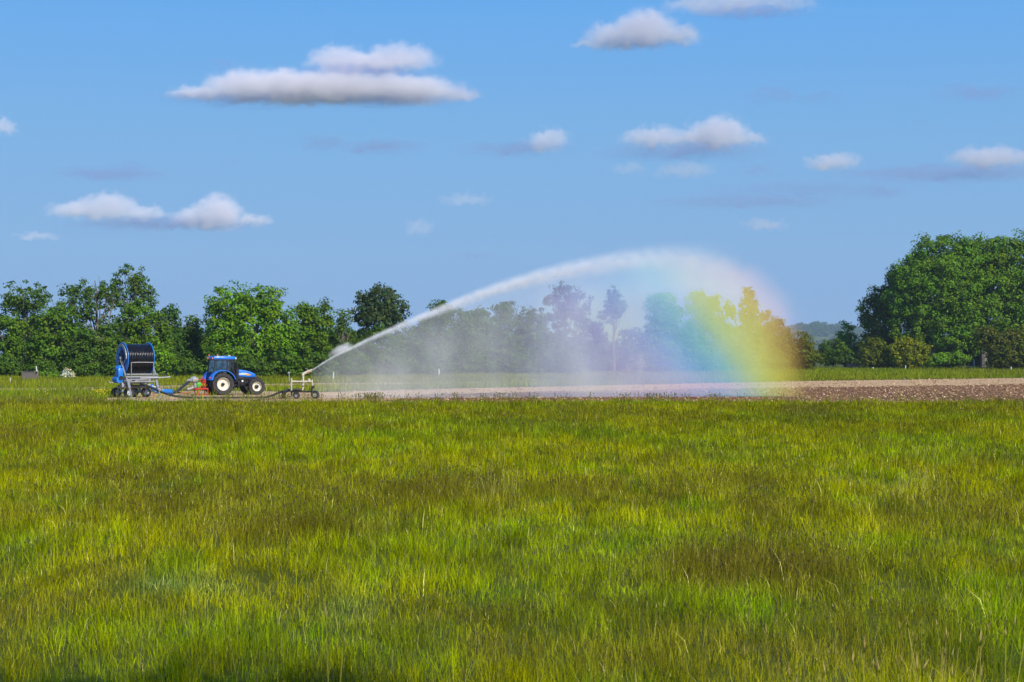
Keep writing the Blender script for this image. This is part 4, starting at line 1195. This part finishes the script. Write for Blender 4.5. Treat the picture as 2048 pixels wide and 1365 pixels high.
# ------------------------------------------------------------------ sprinkler cart with rain gun
def make_cart():
    Y = 121.5
    r = empty('sprinkler_cart', (gx(606, Y), Y, 0), R(8), 'cream wheeled sprinkler cart with a big rain gun spraying water', 'sprinkler')
    k = Y / F
    def p(px, py, dy=0.0):
        return Vector(((px - 606) * k, dy, H + (HOR - py) * k))
    f = MB()
    for dy in (-.45, .45):
        f.tube([p(583, 757, dy), p(583, 795, dy)], .05, 4)
        f.tube([p(583, 763.5, dy), p(623, 763.5, dy)], .055, 4)
        f.tube([p(624, 760, dy), p(624.5, 772, dy)], .05, 4)
        f.tube([p(618, 764, dy), p(618, 758, dy)], .09, 6)
    for q in ((583, 760), (624, 763.5), (606, 763.5)):
        f.tube([p(*q, -.45), p(*q, .45)], .05, 4)
    f.build('frame', M['beige'], r, True)
    d = MB()
    for dy in (-.45, .45):
        d.tube([p(624.5, 772, dy), p(623, 782, dy), p(624, 792, dy)], .055, 5)
        d.tube([p(583, 781, dy), p(583, 792, dy)], .06, 5)
    MB().tube([p(566, 781, -.1), p(567, 798, -.1)], .085, 6).tube([p(571, 783, -.02), p(569.5, 798, .2)], .07, 6).box(p(568.5, 784, 0), (.25, .3, .1)).build('hose_skid', M['black'], r, True)
    MB().box(p(627, 774, 0), (.14, .8, .22), bevel=.03).build('axle_box', M['black'], r, True)
    d.tube([p(570, 785), p(578, 780.5), p(604, 780)], [.09, .10, .08], 8)
    d.tube([p(583, 784, -.47), p(583, 784, .47)], .05, 6).tube([p(623.5, 784, -.47), p(623.5, 784, .47)], .05, 6).tube([p(583, 784, 0), p(623.5, 784, 0)], .05, 6)
    d.build('leg_frame', M['black'], r, True)
    rs = MB().tube([p(604, 780), p(606, 778), p(606.5, 764), p(606.5, 749)], [.07, .075, .065, .065], 12)
    rs.lathe([(-.04, 0), (-.04, .12), (.04, .12), (.04, 0)], p(606.5, 765), 'z', 16).lathe([(-.03, 0), (-.03, .1), (.03, .1), (.03, 0)], p(605.5, 776), 'z', 16)
    rs.build('riser', M['beige'], r, True)
    gun = MB().tube([p(605.5, 752), p(606.5, 747.5), p(612, 744.8), p(624.5, 739.3)], [.085, .085, .07, .04], 12)
    gun.lathe([(-.05, 0), (-.05, .1), (.05, .1), (.05, 0)], p(606, 750), 'z', 14)
    gun.tube([p(609, 748.5), p(616, 746), p(622, 742.5)], .028, 6).tube([p(621, 743), p(624, 744.5)], .02, 6).tube([p(612, 744.5), p(617, 739.5, .05), p(611, 737.5, .05)], .018, 6)
    gb = gun.build('rain_gun', M['beige'], r, True)
    MB().box(p(617, 745.5), (.16, .1, .12), Matrix.Rotation(R(-24), 3, 'Y'), .02).build('drive_arm', M['rustorange'], gb, True)
    mast = MB().tube([p(578.5, 746), p(579, 764), p(580, 782)], .028, 6).box(p(578.5, 745.5), (.16, .04, .1))
    mast.build('depth_mast', M['castgrey'], r, True)
    for (px, dy, rr) in ((593, -.62, .235), (593, .62, .235), (630, -.62, .29), (630, .62, .29)):
        wheel_parts(r, ((px - 606) * k, dy, rr), rr, .20, rr * .5, 'castgrey', 'castgrey', -1 if dy < 0 else 1, 14, rot=R(-12), hub_r=.05)
    return r
make_cart()

# ------------------------------------------------------------------ water: jet, mist, rainbow (volumes)
D0 = 121.5
ARC = [(617, 742), (660, 717.5), (700, 697), (750, 673), (800, 651), (850, 630), (900, 610), (950, 590.5), (1000, 573), (1050, 558.5), (1100, 545), (1150, 534), (1200, 525), (1250, 517), (1300, 511.5),
       (1350, 508), (1400, 509), (1450, 516), (1500, 531), (1540, 553), (1570, 585), (1590, 625), (1604, 690), (1610, 745)]
YAW = R(9)
def arc_local(px, py):
    # intersect the pixel's ray with the jet's vertical plane
    x0 = gx(622, D0)
    t = (px - 1024) / F
    # x = t*Y ; (x-x0)*sin = (Y-D0)*cos
    Yp = (D0 * math.cos(YAW) - x0 * math.sin(YAW)) / (math.cos(YAW) - t * math.sin(YAW))
    s = (t * Yp - x0) * math.cos(YAW) + (Yp - D0) * math.sin(YAW)
    return s, H + (HOR - py) / F * Yp
ARCL = [arc_local(*q) for q in ARC]
LEN = ARCL[-1][0]; ZM = 10.0
ORG = (gx(622, D0), D0, 0.0)

def fcurve(nt, val, pts):
    n = nt.nodes.new('ShaderNodeFloatCurve')
    cv = n.mapping.curves[0]
    while len(cv.points) < len(pts): cv.points.new(.5, .5)
    for p, (a, b) in zip(cv.points, pts):
        p.location = (a, b); p.handle_type = 'AUTO_CLAMPED'
    n.mapping.update()
    nt.links.new(val, n.inputs['Value'])
    return n.outputs[0]

def arc_coords(nt):
    tc = N(nt, 'ShaderNodeTexCoord')
    sp = N(nt, 'ShaderNodeSeparateXYZ'); nt.links.new(tc.outputs['Object'], sp.inputs[0])
    u = mth(nt, 'DIVIDE', sp.outputs[0], LEN)
    zt = mth(nt, 'MULTIPLY', fcurve(nt, u, [(max(0, min(1, s / LEN)), max(0, z) / ZM) for s, z in ARCL]), ZM)
    return tc, sp.outputs[0], sp.outputs[1], sp.outputs[2], u, zt

def vol_out(nt, out, dens, col, g):
    v = N(nt, 'ShaderNodeVolumeScatter')
    v.inputs['Anisotropy'].default_value = g
    nt.links.new(dens, v.inputs['Density'])
    if hasattr(col, 'is_output'): nt.links.new(col, v.inputs['Color'])
    else: v.inputs['Color'].default_value = (*col, 1)
    nt.links.new(v.outputs[0], out.inputs['Volume'])
    return v

def gauss(nt, t, sig):
    q = mth(nt, 'DIVIDE', t, sig)
    return mth(nt, 'EXPONENT', mth(nt, 'MULTIPLY', mth(nt, 'MULTIPLY', q, q), -1.0))

def fan_hull(name, m, u0=0.0, top_pad=0.5, bot=0.02, wid=(0.6, 4.2), nseg=30):
    """closed wall-shaped hull that follows the arc of the jet"""
    ring = []
    S = np.linspace(u0 * LEN, LEN + top_pad + .2, nseg)
    az = np.array([z for s, z in ARCL]); as_ = np.array([s for s, z in ARCL])
    vs, fs = [], []
    for s in S:
        z = float(np.interp(s, as_, az)) + top_pad * (.4 + min(1, s / LEN * 1.5))
        z = max(z, bot + .3)
        w = wid[0] + (wid[1] - wid[0]) * min(1, max(0, s / LEN) ** .7)
        vs += [(s, -w, bot), (s, w, bot), (s, w, z), (s, -w, z)]
    n = len(S)
    for i in range(n - 1):
        a = i * 4; b = a + 4
        for k in range(4):
            fs.append((a + k, a + (k + 1) % 4, b + (k + 1) % 4, b + k))
    fs.append((0, 1, 2, 3)); fs.append(((n - 1) * 4 + 3, (n - 1) * 4 + 2, (n - 1) * 4 + 1, (n - 1) * 4))
    o = MB().add(vs, fs).build(name, m)
    o.location = ORG; o.rotation_euler = (0, 0, YAW)
    return o

G_SPRAY = -0.5
def mist_density(nt, tc, s, t, z, u, zt, prof):
    nr = N(nt, 'ShaderNodeTexNoise'); setin(nt, nr, Vector=tc.outputs['Object'], Scale=.75, Detail=4.0, Roughness=.6)
    d = mth(nt, 'SUBTRACT', mth(nt, 'SUBTRACT', zt, z), mth(nt, 'MULTIPLY', mth(nt, 'SUBTRACT', nr.outputs['Fac'], .42), mth(nt, 'MULTIPLY', u, 3.0)))
    w = mth(nt, 'ADD', .12, mth(nt, 'MULTIPLY', u, 1.1))
    wn = mth(nt, 'MULTIPLY', w, -.45)
    top = maprange(nt, d, wn, w, 0, 1)
    lat = gauss(nt, t, mth(nt, 'ADD', .5, mth(nt, 'MULTIPLY', u, 1.9)))
    along = fcurve(nt, u, prof)
    deep = maprange(nt, d, .0, 3.5, .7, 1.0)
    mp = N(nt, 'ShaderNodeMapping'); mp.inputs['Scale'].default_value = (.38, .4, .26); mp.inputs['Rotation'].default_value = (0, R(-14), 0)
    nt.links.new(tc.outputs['Object'], mp.inputs[0])
    no = N(nt, 'ShaderNodeTexNoise'); setin(nt, no, Vector=mp.outputs[0], Scale=1.0, Detail=3.0, Roughness=.55)
    nz = maprange(nt, no.outputs['Fac'], .28, .75, .68, 1.3)
    q = mth(nt, 'MULTIPLY', top, lat)
    q = mth(nt, 'MULTIPLY', q, along)
    q = mth(nt, 'MULTIPLY', q, deep)
    return mth(nt, 'MULTIPLY', q, nz)

def make_water():
    # drifting mist
    m, nt, out = new_mat('spray mist')
    tc, s, t, z, u, zt = arc_coords(nt)
    q = mist_density(nt, tc, s, t, z, u, zt, [(0, .25), (.05, .85), (.15, 1.0), (.3, .6), (.5, .34), (.7, .26), (.85, .13), (.93, .04), (1, 0)])
    vol_out(nt, out, mth(nt, 'MULTIPLY', q, .38), (.92, .94, 1.0), G_SPRAY)
    o = fan_hull('spray_mist', m)
    tag(o, 'grey veil of fine spray drifting down below the water jet', 'mist', kind='stuff')
    # the jet itself
    m, nt, out = new_mat('water jet')
    tc, s, t, z, u, zt = arc_coords(nt)
    core_w = mth(nt, 'ADD', .05, mth(nt, 'MULTIPLY', mth(nt, 'POWER', u, 1.2), .95))
    dz = mth(nt, 'SUBTRACT', z, mth(nt, 'SUBTRACT', zt, mth(nt, 'MULTIPLY', core_w, .35)))
    r2 = mth(nt, 'SQRT', mth(nt, 'ADD', mth(nt, 'MULTIPLY', dz, dz), mth(nt, 'MULTIPLY', t, t)))
    core = gauss(nt, r2, core_w)
    dens = fcurve(nt, u, [(0, 1), (.04, 1), (.1, .75), (.2, .55), (.35, .34), (.5, .20), (.65, .10), (.78, .03), (.9, 0), (1, 0)])
    no = N(nt, 'ShaderNodeTexNoise'); setin(nt, no, Vector=tc.outputs['Object'], Scale=1.6, Detail=4.0, Roughness=.6)
    nz = maprange(nt, no.outputs['Fac'], .3, .7, .5, 1.4)
    vol_out(nt, out, mth(nt, 'MULTIPLY', mth(nt, 'MULTIPLY', mth(nt, 'MULTIPLY', core, dens), nz), 9.0), (.97, .98, 1.0), G_SPRAY)
    m.cycles.volume_step_rate = .3
    pts, rad = [], []
    as_ = [a for a, b in ARCL]; az = [b for a, b in ARCL]
    for i in range(0, 36):
        ss = LEN * .86 * i / 35
        uu = ss / LEN
        cw = .05 + uu ** 1.2 * .95
        pts.append(Vector((ss, 0, float(np.interp(ss, as_, az)) - cw * .35))); rad.append(cw * 1.75 + .03)
    o = MB().tube(pts, rad, 12).build('water_jet', m, None, True)
    o.location = ORG; o.rotation_euler = (0, 0, YAW)
    tag(o, 'white jet of water arching from the rain gun high over the field', 'water jet')
    # puff of water thrown back by the gun's drive arm
    m, nt, out = new_mat('splash plume')
    tc = N(nt, 'ShaderNodeTexCoord')
    ln = N(nt, 'ShaderNodeVectorMath', operation='LENGTH'); 
    mp = N(nt, 'ShaderNodeMapping'); nt.links.new(tc.outputs['Object'], mp.inputs[0])
    mp.inputs['Scale'].default_value = (1, 1, 1)
    sp = N(nt, 'ShaderNodeSeparateXYZ'); nt.links.new(tc.outputs['Object'], sp.inputs[0])
    nt.links.new(mp.outputs[0], ln.inputs[0])
    no = N(nt, 'ShaderNodeTexNoise'); setin(nt, no, Vector=tc.outputs['Object'], Scale=2.2, Detail=4.0)
    rr = mth(nt, 'ADD', ln.outputs['Value'], mth(nt, 'MULTIPLY', mth(nt, 'SUBTRACT', no.outputs['Fac'], .5), .7))
    dn = mth(nt, 'MULTIPLY', maprange(nt, rr, .25, .95, 1, 0), maprange(nt, sp.outputs[0], -1.0, .8, .10, 1.0))
    vol_out(nt, out, mth(nt, 'MULTIPLY', dn, 3.6), (.97, .98, 1), G_SPRAY)
    bm = bmesh.new(); bmesh.ops.create_icosphere(bm, subdivisions=3, radius=1.0)
    me = bpy.data.meshes.new('splash_plume'); bm.to_mesh(me); bm.free(); me.shade_smooth()
    o = link('splash_plume', me, m)
    s0, z0 = arc_local(679, 701); 
    o.location = (ORG[0] + s0 * math.cos(YAW), ORG[1] + s0 * math.sin(YAW), z0)
    o.scale = (1.25, .45, .42); o.rotation_euler = (0, R(-27), YAW)
    tag(o, 'small white puff of water hanging above the start of the jet', 'splash')
    # rainbow: its spectrum is painted as fixed colour bands into the spray volume
    m, nt, out = new_mat('rainbow spray')
    tc, s, t, z, u, zt = arc_coords(nt)
    q = mist_density(nt, tc, s, t, z, u, zt, [(0, 0), (.38, .05), (.48, .6), (.62, 1.0), (.78, 1.0), (.87, .75), (.94, .34), (1, 0)])
    bandpos = mth(nt, 'ADD', mth(nt, 'ADD', 541.0, mth(nt, 'MULTIPLY', s, 27.2)), mth(nt, 'MULTIPLY', z, 21.0))
    f = maprange(nt, bandpos, 1080, 1680, 0, 1, smooth=False)
    cr = N(nt, 'ShaderNodeValToRGB')
    stops = [(1080, (.42, .45, .85)), (1190, (.24, .25, .90)), (1285, (.12, .24, .92)), (1355, (.06, .42, .62)), (1405, (.12, .68, .36)), (1450, (.48, .82, .10)), (1490, (.92, .80, .06)), (1545, (.98, .62, .06)), (1615, (.96, .42, .14)), (1680, (.95, .72, .62))]
    el = cr.color_ramp.elements
    P01 = lambda a: (a - 1080) / 600
    el[0].position, el[0].color = 0, (*stops[0][1], 1); el[1].position, el[1].color = 1, (*stops[-1][1], 1)
    for p, c in stops[1:-1]:
        e = el.new(P01(p)); e.color = (*c, 1)
    nt.links.new(f, cr.inputs[0])
    q = mth(nt, 'MULTIPLY', q, maprange(nt, mth(nt, 'SUBTRACT', zt, z), 0.0, 3.2, .46, 1.0))
    vol_out(nt, out, mth(nt, 'MULTIPLY', q, .64), cr.outputs[0], G_SPRAY)
    o = fan_hull('rainbow', m, u0=.345, top_pad=.74, bot=.05, wid=(.93, 4.63), nseg=23)
    tag(o, 'rainbow painted as colour bands in the falling spray from violet to orange', 'rainbow')
make_water()

# ------------------------------------------------------------------ clouds (volumes)
CY = 3000.0
CK = CY / F
def cloud(lobes, label, dens=1.0, seed=0, depth=.55, noise=1.0, soft=.38, g=-.45, tint=(.995, .95, .985)):
    lobes = [(a, b + 4, c * 1.24, d * 1.10) for a, b, c, d in lobes]
    """lobes in photo pixels: (px, py_base, half width, height); flat base, puffed top"""
    cx = sum(l[0] for l in lobes) / len(lobes)
    wmin = min(l[0] - l[2] for l in lobes); wmax = max(l[0] + l[2] for l in lobes)
    cx = (wmin + wmax) / 2
    base = max(l[1] for l in lobes)
    org = Vector((gx(cx, CY), CY, H + (HOR - base) * CK))
    m, nt, out = new_mat('cloud vapour')
    tc = N(nt, 'ShaderNodeTexCoord')
    no = N(nt, 'ShaderNodeTexNoise', noise_dimensions='4D')
    setin(nt, no, Vector=tc.outputs['Object'], W=seed * 3.7, Scale=1 / 46.0, Detail=6.0, Roughness=.62)
    dv = N(nt, 'ShaderNodeVectorMath', operation='ADD')
    nv = N(nt, 'ShaderNodeVectorMath', operation='SUBTRACT'); nt.links.new(no.outputs['Color'], nv.inputs[0]); nv.inputs[1].default_value = (.5, .5, .5)
    sv = N(nt, 'ShaderNodeVectorMath', operation='SCALE'); nt.links.new(nv.outputs[0], sv.inputs[0]); sv.inputs['Scale'].default_value = 46.0 * noise
    n2 = N(nt, 'ShaderNodeTexNoise'); setin(nt, n2, Vector=tc.outputs['Object'], Scale=1 / 17.0, Detail=5.0, Roughness=.65)
    nv2 = N(nt, 'ShaderNodeVectorMath', operation='SUBTRACT'); nt.links.new(n2.outputs['Color'], nv2.inputs[0]); nv2.inputs[1].default_value = (.5, .5, .5)
    sv2 = N(nt, 'ShaderNodeVectorMath', operation='SCALE'); nt.links.new(nv2.outputs[0], sv2.inputs[0]); sv2.inputs['Scale'].default_value = 46.0 * noise
    d2 = N(nt, 'ShaderNodeVectorMath', operation='ADD'); nt.links.new(sv.outputs[0], d2.inputs[0]); nt.links.new(sv2.outputs[0], d2.inputs[1])
    nt.links.new(tc.outputs['Object'], dv.inputs[0]); nt.links.new(d2.outputs[0], dv.inputs[1])
    best = None
    hull = []
    for (px, py, hw, ht) in lobes:
        lx, lz = (px - cx) * CK, (base - py) * CK
        a, b, c = hw * CK, max(hw * depth, ht * .9) * CK, ht * CK
        sb = N(nt, 'ShaderNodeVectorMath', operation='SUBTRACT'); nt.links.new(dv.outputs[0], sb.inputs[0]); sb.inputs[1].default_value = (lx, 0, lz)
        sp = N(nt, 'ShaderNodeSeparateXYZ'); nt.links.new(sb.outputs[0], sp.inputs[0])
        zx = mth(nt, 'DIVIDE', sp.outputs[0], a); zy = mth(nt, 'DIVIDE', sp.outputs[1], b)
        up = mth(nt, 'DIVIDE', mth(nt, 'MAXIMUM', sp.outputs[2], 0.0), c); dn = mth(nt, 'DIVIDE', mth(nt, 'MINIMUM', sp.outputs[2], 0.0), c * .30)
        r2 = mth(nt, 'ADD', mth(nt, 'ADD', mth(nt, 'MULTIPLY', zx, zx), mth(nt, 'MULTIPLY', zy, zy)), mth(nt, 'ADD', mth(nt, 'MULTIPLY', up, up), mth(nt, 'MULTIPLY', dn, dn)))
        v = mth(nt, 'SUBTRACT', 1.0, mth(nt, 'SQRT', r2))
        v = mth(nt, 'MULTIPLY', v, maprange(nt, sp.outputs[2], -.3 * c, .65 * c, .35, 1.0))
        best = v if best is None else mth(nt, 'MAXIMUM', best, v)
        for i in range(10):
            for j in range(-3, 4):
                th = 2 * math.pi * i / 10; ph = j / 3 * math.pi / 2
                e = 1.2
                hull.append((lx + math.cos(th) * math.cos(ph) * a * e, math.sin(th) * math.cos(ph) * b * e, lz + (math.sin(ph) * c * e if ph > 0 else math.sin(ph) * c * .42)))
    d = maprange(nt, best, 0.0, soft, 0, 1)
    v = N(nt, 'ShaderNodeVolumePrincipled')
    v.inputs['Color'].default_value = (*tint, 1); v.inputs['Anisotropy'].default_value = g
    nt.links.new(mth(nt, 'MULTIPLY', d, .030 * dens ** 1.5), v.inputs['Density']); nt.links.new(v.outputs[0], out.inputs['Volume'])
    m.cycles.volume_step_rate = .5
    bm = bmesh.new()
    vs = [bm.verts.new(p) for p in hull]
    res = bmesh.ops.convex_hull(bm, input=bm.verts)
    junk = [v for v in bm.verts if not v.link_faces]
    bmesh.ops.delete(bm, geom=junk, context='VERTS')
    bmesh.ops.recalc_face_normals(bm, faces=bm.faces)
    me = bpy.data.meshes.new('cloud'); bm.to_mesh(me); bm.free()
    o = link('cloud', me, m)
    o.location = org
    return tag(o, label, 'cloud', 'clouds in the sky')

CL = [
    ([(530, 185, 130, 52), (640, 187, 190, 48), (780, 187, 150, 42), (400, 188, 70, 20), (900, 187, 60, 18)], 'long flat-bottomed white cloud, widest of all, upper left', 1.0),
    ([(680, 126, 72, 42), (800, 127, 76, 42), (740, 129, 125, 28)], 'white twin-humped cloud resting just above the widest one', .9),
    ([(1285, 75, 75, 62), (1240, 80, 70, 45), (1340, 78, 65, 32), (1180, 88, 40, 14)], 'bright rounded heap cloud near the top middle', 1.0),
    ([(1440, 10, 120, 26), (1560, 10, 80, 20)], 'thin cloud cut by the top edge beside the bright heap cloud', .6),
    ([(1305, 280, 65, 32), (1360, 285, 50, 26)], 'white cloud left half of the joined pair in the middle right sky', .9),
    ([(1435, 280, 66, 54), (1490, 285, 45, 22)], 'peaked white cloud right half of the joined pair in the middle right sky', 1.0),
    ([(1370, 305, 190, 22)], 'dim blue grey cloud layer under the joined white pair', .28),
    ([(1095, 288, 48, 36)], 'small white puff left of the joined white pair', .8),
    ([(1030, 300, 130, 20)], 'dim blue grey cloud bank around the small white puff', .3),
    ([(650, 292, 60, 26), (760, 296, 110, 18)], 'faint grey streak cloud in the centre left sky', .32),
    ([(1665, 328, 62, 24), (1640, 322, 26, 20)], 'small ragged white cloud above the round bush', .8),
    ([(1975, 322, 80, 32), (2030, 322, 50, 24)], 'wedge-shaped white cloud near the right edge', .85),
    ([(1260, 342, 40, 18), (1370, 345, 62, 24)], 'low pale double streak cloud under the joined pair', .45),
    ([(1520, 342, 50, 20)], 'pale smudge of cloud left of the small ragged one', .3),
    ([(215, 425, 62, 42), (160, 428, 62, 30), (285, 432, 50, 22)], 'white cloud low at the left with a rounded middle', .9),
    ([(435, 440, 48, 54), (400, 445, 62, 36), (500, 443, 45, 16)], 'white peaked cloud low at the left with a tail to the right', .95),
    ([(255, 342, 45, 26), (220, 350, 130, 18)], 'faint grey cloud above the low left clouds', .32),
    ([(75, 472, 45, 13)], 'thin flat white sliver of cloud low at the far left', .5),
    ([(5, 258, 24, 28)], 'little white cloud cut by the left edge', .8),
    ([(935, 402, 55, 20)], 'pale wispy cloud low in the centre of the sky', .4),
    ([(838, 460, 32, 30)], 'small pale puff low in the centre of the sky', .4),
    ([(1532, 452, 46, 20)], 'small arched white cloud low over the rainbow', .6),
    ([(1770, 388, 48, 24)], 'pale patch of cloud left of the huge domed trees', .35),
    ([(1550, 195, 70, 24), (1640, 196, 60, 14)], 'dim grey cloud in the upper right sky', .3),
    ([(1955, 190, 100, 24)], 'long dim grey cloud at the upper right edge', .32),
    ([(1845, 248, 42, 16)], 'tiny dim grey cloud wisp at the right', .25),
    ([(450, 130, 40, 22)], 'tiny grey puff left of the twin-humped cloud', .35),
    ([(470, 322, 24, 14)], 'tiny dim grey smudge above the low peaked cloud', .3),
    ([(1620, 385, 240, 28)], 'broad faint bank of haze-like cloud in the lower right sky', .12),
    ([(950, 515, 50, 18)], 'faint pink smear of cloud just above the water jet', .25),
]
CL += [  # underside layers added to stand in for the shade on cloud bases
    ([(520, 200, 180, 16), (760, 200, 180, 16), (370, 190, 70, 12), (910, 186, 60, 14)], 'added dim mauve layer standing in for shade along the flat underside of the widest cloud', .38),
    ([(720, 146, 150, 14)], 'added dim mauve layer standing in for shade between the twin-humped cloud and the widest one', .38),
    ([(1270, 88, 110, 14)], 'added dim mauve layer standing in for shade under the bright heap cloud', .38),
    ([(1500, 25, 130, 16)], 'added dim mauve layer standing in for shade under the cloud cut by the top edge', .36),
    ([(330, 450, 200, 18)], 'added dim blue layer standing in for shade under the two low left clouds', .30),
    ([(1900, 350, 260, 20)], 'added dim blue bank standing in for shade under the wedge-shaped right cloud', .26),
    ([(1500, 405, 220, 16)], 'added dim blue streak standing in for cloud shade low in the middle right sky', .22)]
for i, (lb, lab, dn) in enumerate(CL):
    dim = dn < .39  # dim clouds get their shade from an absorbing blue-grey tint
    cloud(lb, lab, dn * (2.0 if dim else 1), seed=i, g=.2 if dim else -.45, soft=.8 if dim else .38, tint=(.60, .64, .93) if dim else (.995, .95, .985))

# ------------------------------------------------------------------ unseen tree added behind the camera, crown shaped to shadow the bottom left foreground
def added_shade_tree():
    root = empty('added_shade_tree', (9.6, -3.7, 0), 0, 'unseen tree added behind the viewer to cast the shadow over the bottom left corner of the meadow', 'tree')
    me = crown_mesh('crown', [(-1.5, -.6, 17.0, 2.8, 2.8, 2.6), (1.2, .4, 16.6, 2.8, 2.8, 2.4), (-3.6, -1.2, 16.6, 2.2, 2.4, 2.2)], .14, .55, MD, .8)
    link('crown', me, M['leaf'], root)
    MB().tube([(0, 0, -.2), (.1, .1, 5), (0, .2, 11), (0, 0, 18)], [.5, .4, .25, .05], 8).build('trunk', M['bark'], root, True)
added_shade_tree()

# ------------------------------------------------------------------ light
SUN_EL, SUN_AZ = R(37), R(38)      # azimuth: behind the camera, towards its right
sd = Vector((math.sin(SUN_AZ) * math.cos(SUN_EL), -math.cos(SUN_AZ) * math.cos(SUN_EL), math.sin(SUN_EL)))
sl = bpy.data.lights.new('sun', 'SUN')
sl.energy = 5.0; sl.angle = R(.53); sl.color = (1.0, .94, .84)
so = bpy.data.objects.new('sun', sl); COL.objects.link(so)
so.rotation_euler = sd.to_track_quat('Z', 'Y').to_euler()
so.location = (40, -60, 60)

w = bpy.data.worlds.new('World'); sc.world = w; w.use_nodes = True
nt = w.node_tree
for n in list(nt.nodes): nt.nodes.remove(n)
sky = nt.nodes.new('ShaderNodeTexSky'); sky.sky_type = 'NISHITA'; sky.sun_disc = False
sky.sun_elevation = SUN_EL
sky.sun_rotation = math.atan2(sd.x, sd.y)
sky.air_density = 1.0; sky.dust_density = 0.0; sky.ozone_density = 6.0; sky.altitude = 3000
bg = nt.nodes.new('ShaderNodeBackground'); bg.inputs['Strength'].default_value = .11
wo = nt.nodes.new('ShaderNodeOutputWorld')
tc = nt.nodes.new('ShaderNodeTexCoord'); sp = nt.nodes.new('ShaderNodeSeparateXYZ')
nt.links.new(tc.outputs['Generated'], sp.inputs[0])
cr = nt.nodes.new('ShaderNodeValToRGB'); el = cr.color_ramp.elements
K = 1 / (2 * .11)
stops = [(0.0, (.205, .385, .70)), (.06, (.235, .44, .735)), (.125, (.205, .455, .79)), (.20, (.14, .42, .87)), (.45, (.08, .25, .66)), (1.0, (.04, .13, .45))]
el[0].position, el[0].color = 0, (*[c * K * .5 for c in stops[0][1]], 1); el[1].position, el[1].color = 1, (*[c * K * .5 for c in stops[-1][1]], 1)
for p, c in stops[1:-1]:
    e = el.new(p); e.color = (*[q * K * .5 for q in c], 1)
nt.links.new(sp.outputs[2], cr.inputs[0])
sc2 = nt.nodes.new('ShaderNodeVectorMath'); sc2.operation = 'SCALE'; sc2.inputs['Scale'].default_value = 4.0
nt.links.new(cr.outputs[0], sc2.inputs[0])
mxs = nt.nodes.new('ShaderNodeMix'); mxs.data_type = 'RGBA'; mxs.inputs['Factor'].default_value = .92
nt.links.new(sky.outputs[0], mxs.inputs['A']); nt.links.new(sc2.outputs[0], mxs.inputs['B'])
nt.links.new(mxs.outputs['Result'], bg.inputs[0]); nt.links.new(bg.outputs[0], wo.inputs[0])

# ------------------------------------------------------------------ air
def make_haze():
    m, nt, out = new_mat('thin haze')
    v = N(nt, 'ShaderNodeVolumePrincipled')
    v.inputs['Color'].default_value = (.62, .78, 1.0, 1); v.inputs['Density'].default_value = .00010; v.inputs['Anisotropy'].default_value = 0.0
    nt.links.new(v.outputs[0], out.inputs['Volume'])
    o = MB().box((0, 1700, 69.0), (12400, 9000, 142.0)).build('haze', m)
    tag(o, 'thin blue haze over the far fields', 'haze', kind='stuff')
make_haze()

# ------------------------------------------------------------------ camera
cd = bpy.data.cameras.new('camera'); co = bpy.data.objects.new('camera', cd); COL.objects.link(co)
cd.sensor_width = 36; cd.lens = 60.0
co.location = (0, 0, H)
co.rotation_euler = (R(90) + math.atan((HOR - 682.5) / F), 0, 0)
cd.clip_start = .5; cd.clip_end = 20000
cd.dof.use_dof = True; cd.dof.focus_distance = 110; cd.dof.aperture_fstop = 8.0
sc.camera = co

sc.view_settings.view_transform = 'Standard'; sc.view_settings.look = 'None'
sc.view_settings.exposure = 0; sc.view_settings.gamma = 1
sc.render.engine = 'CYCLES'
cy = sc.cycles
cy.use_denoising = True
try: cy.denoiser = 'OPENIMAGEDENOISE'
except Exception: pass
cy.max_bounces = 6; cy.diffuse_bounces = 3; cy.glossy_bounces = 2; cy.transmission_bounces = 4; cy.transparent_max_bounces = 12
cy.volume_bounces = 3
cy.sample_clamp_indirect = 4
print('LEAVES', TREE_STATS[0])
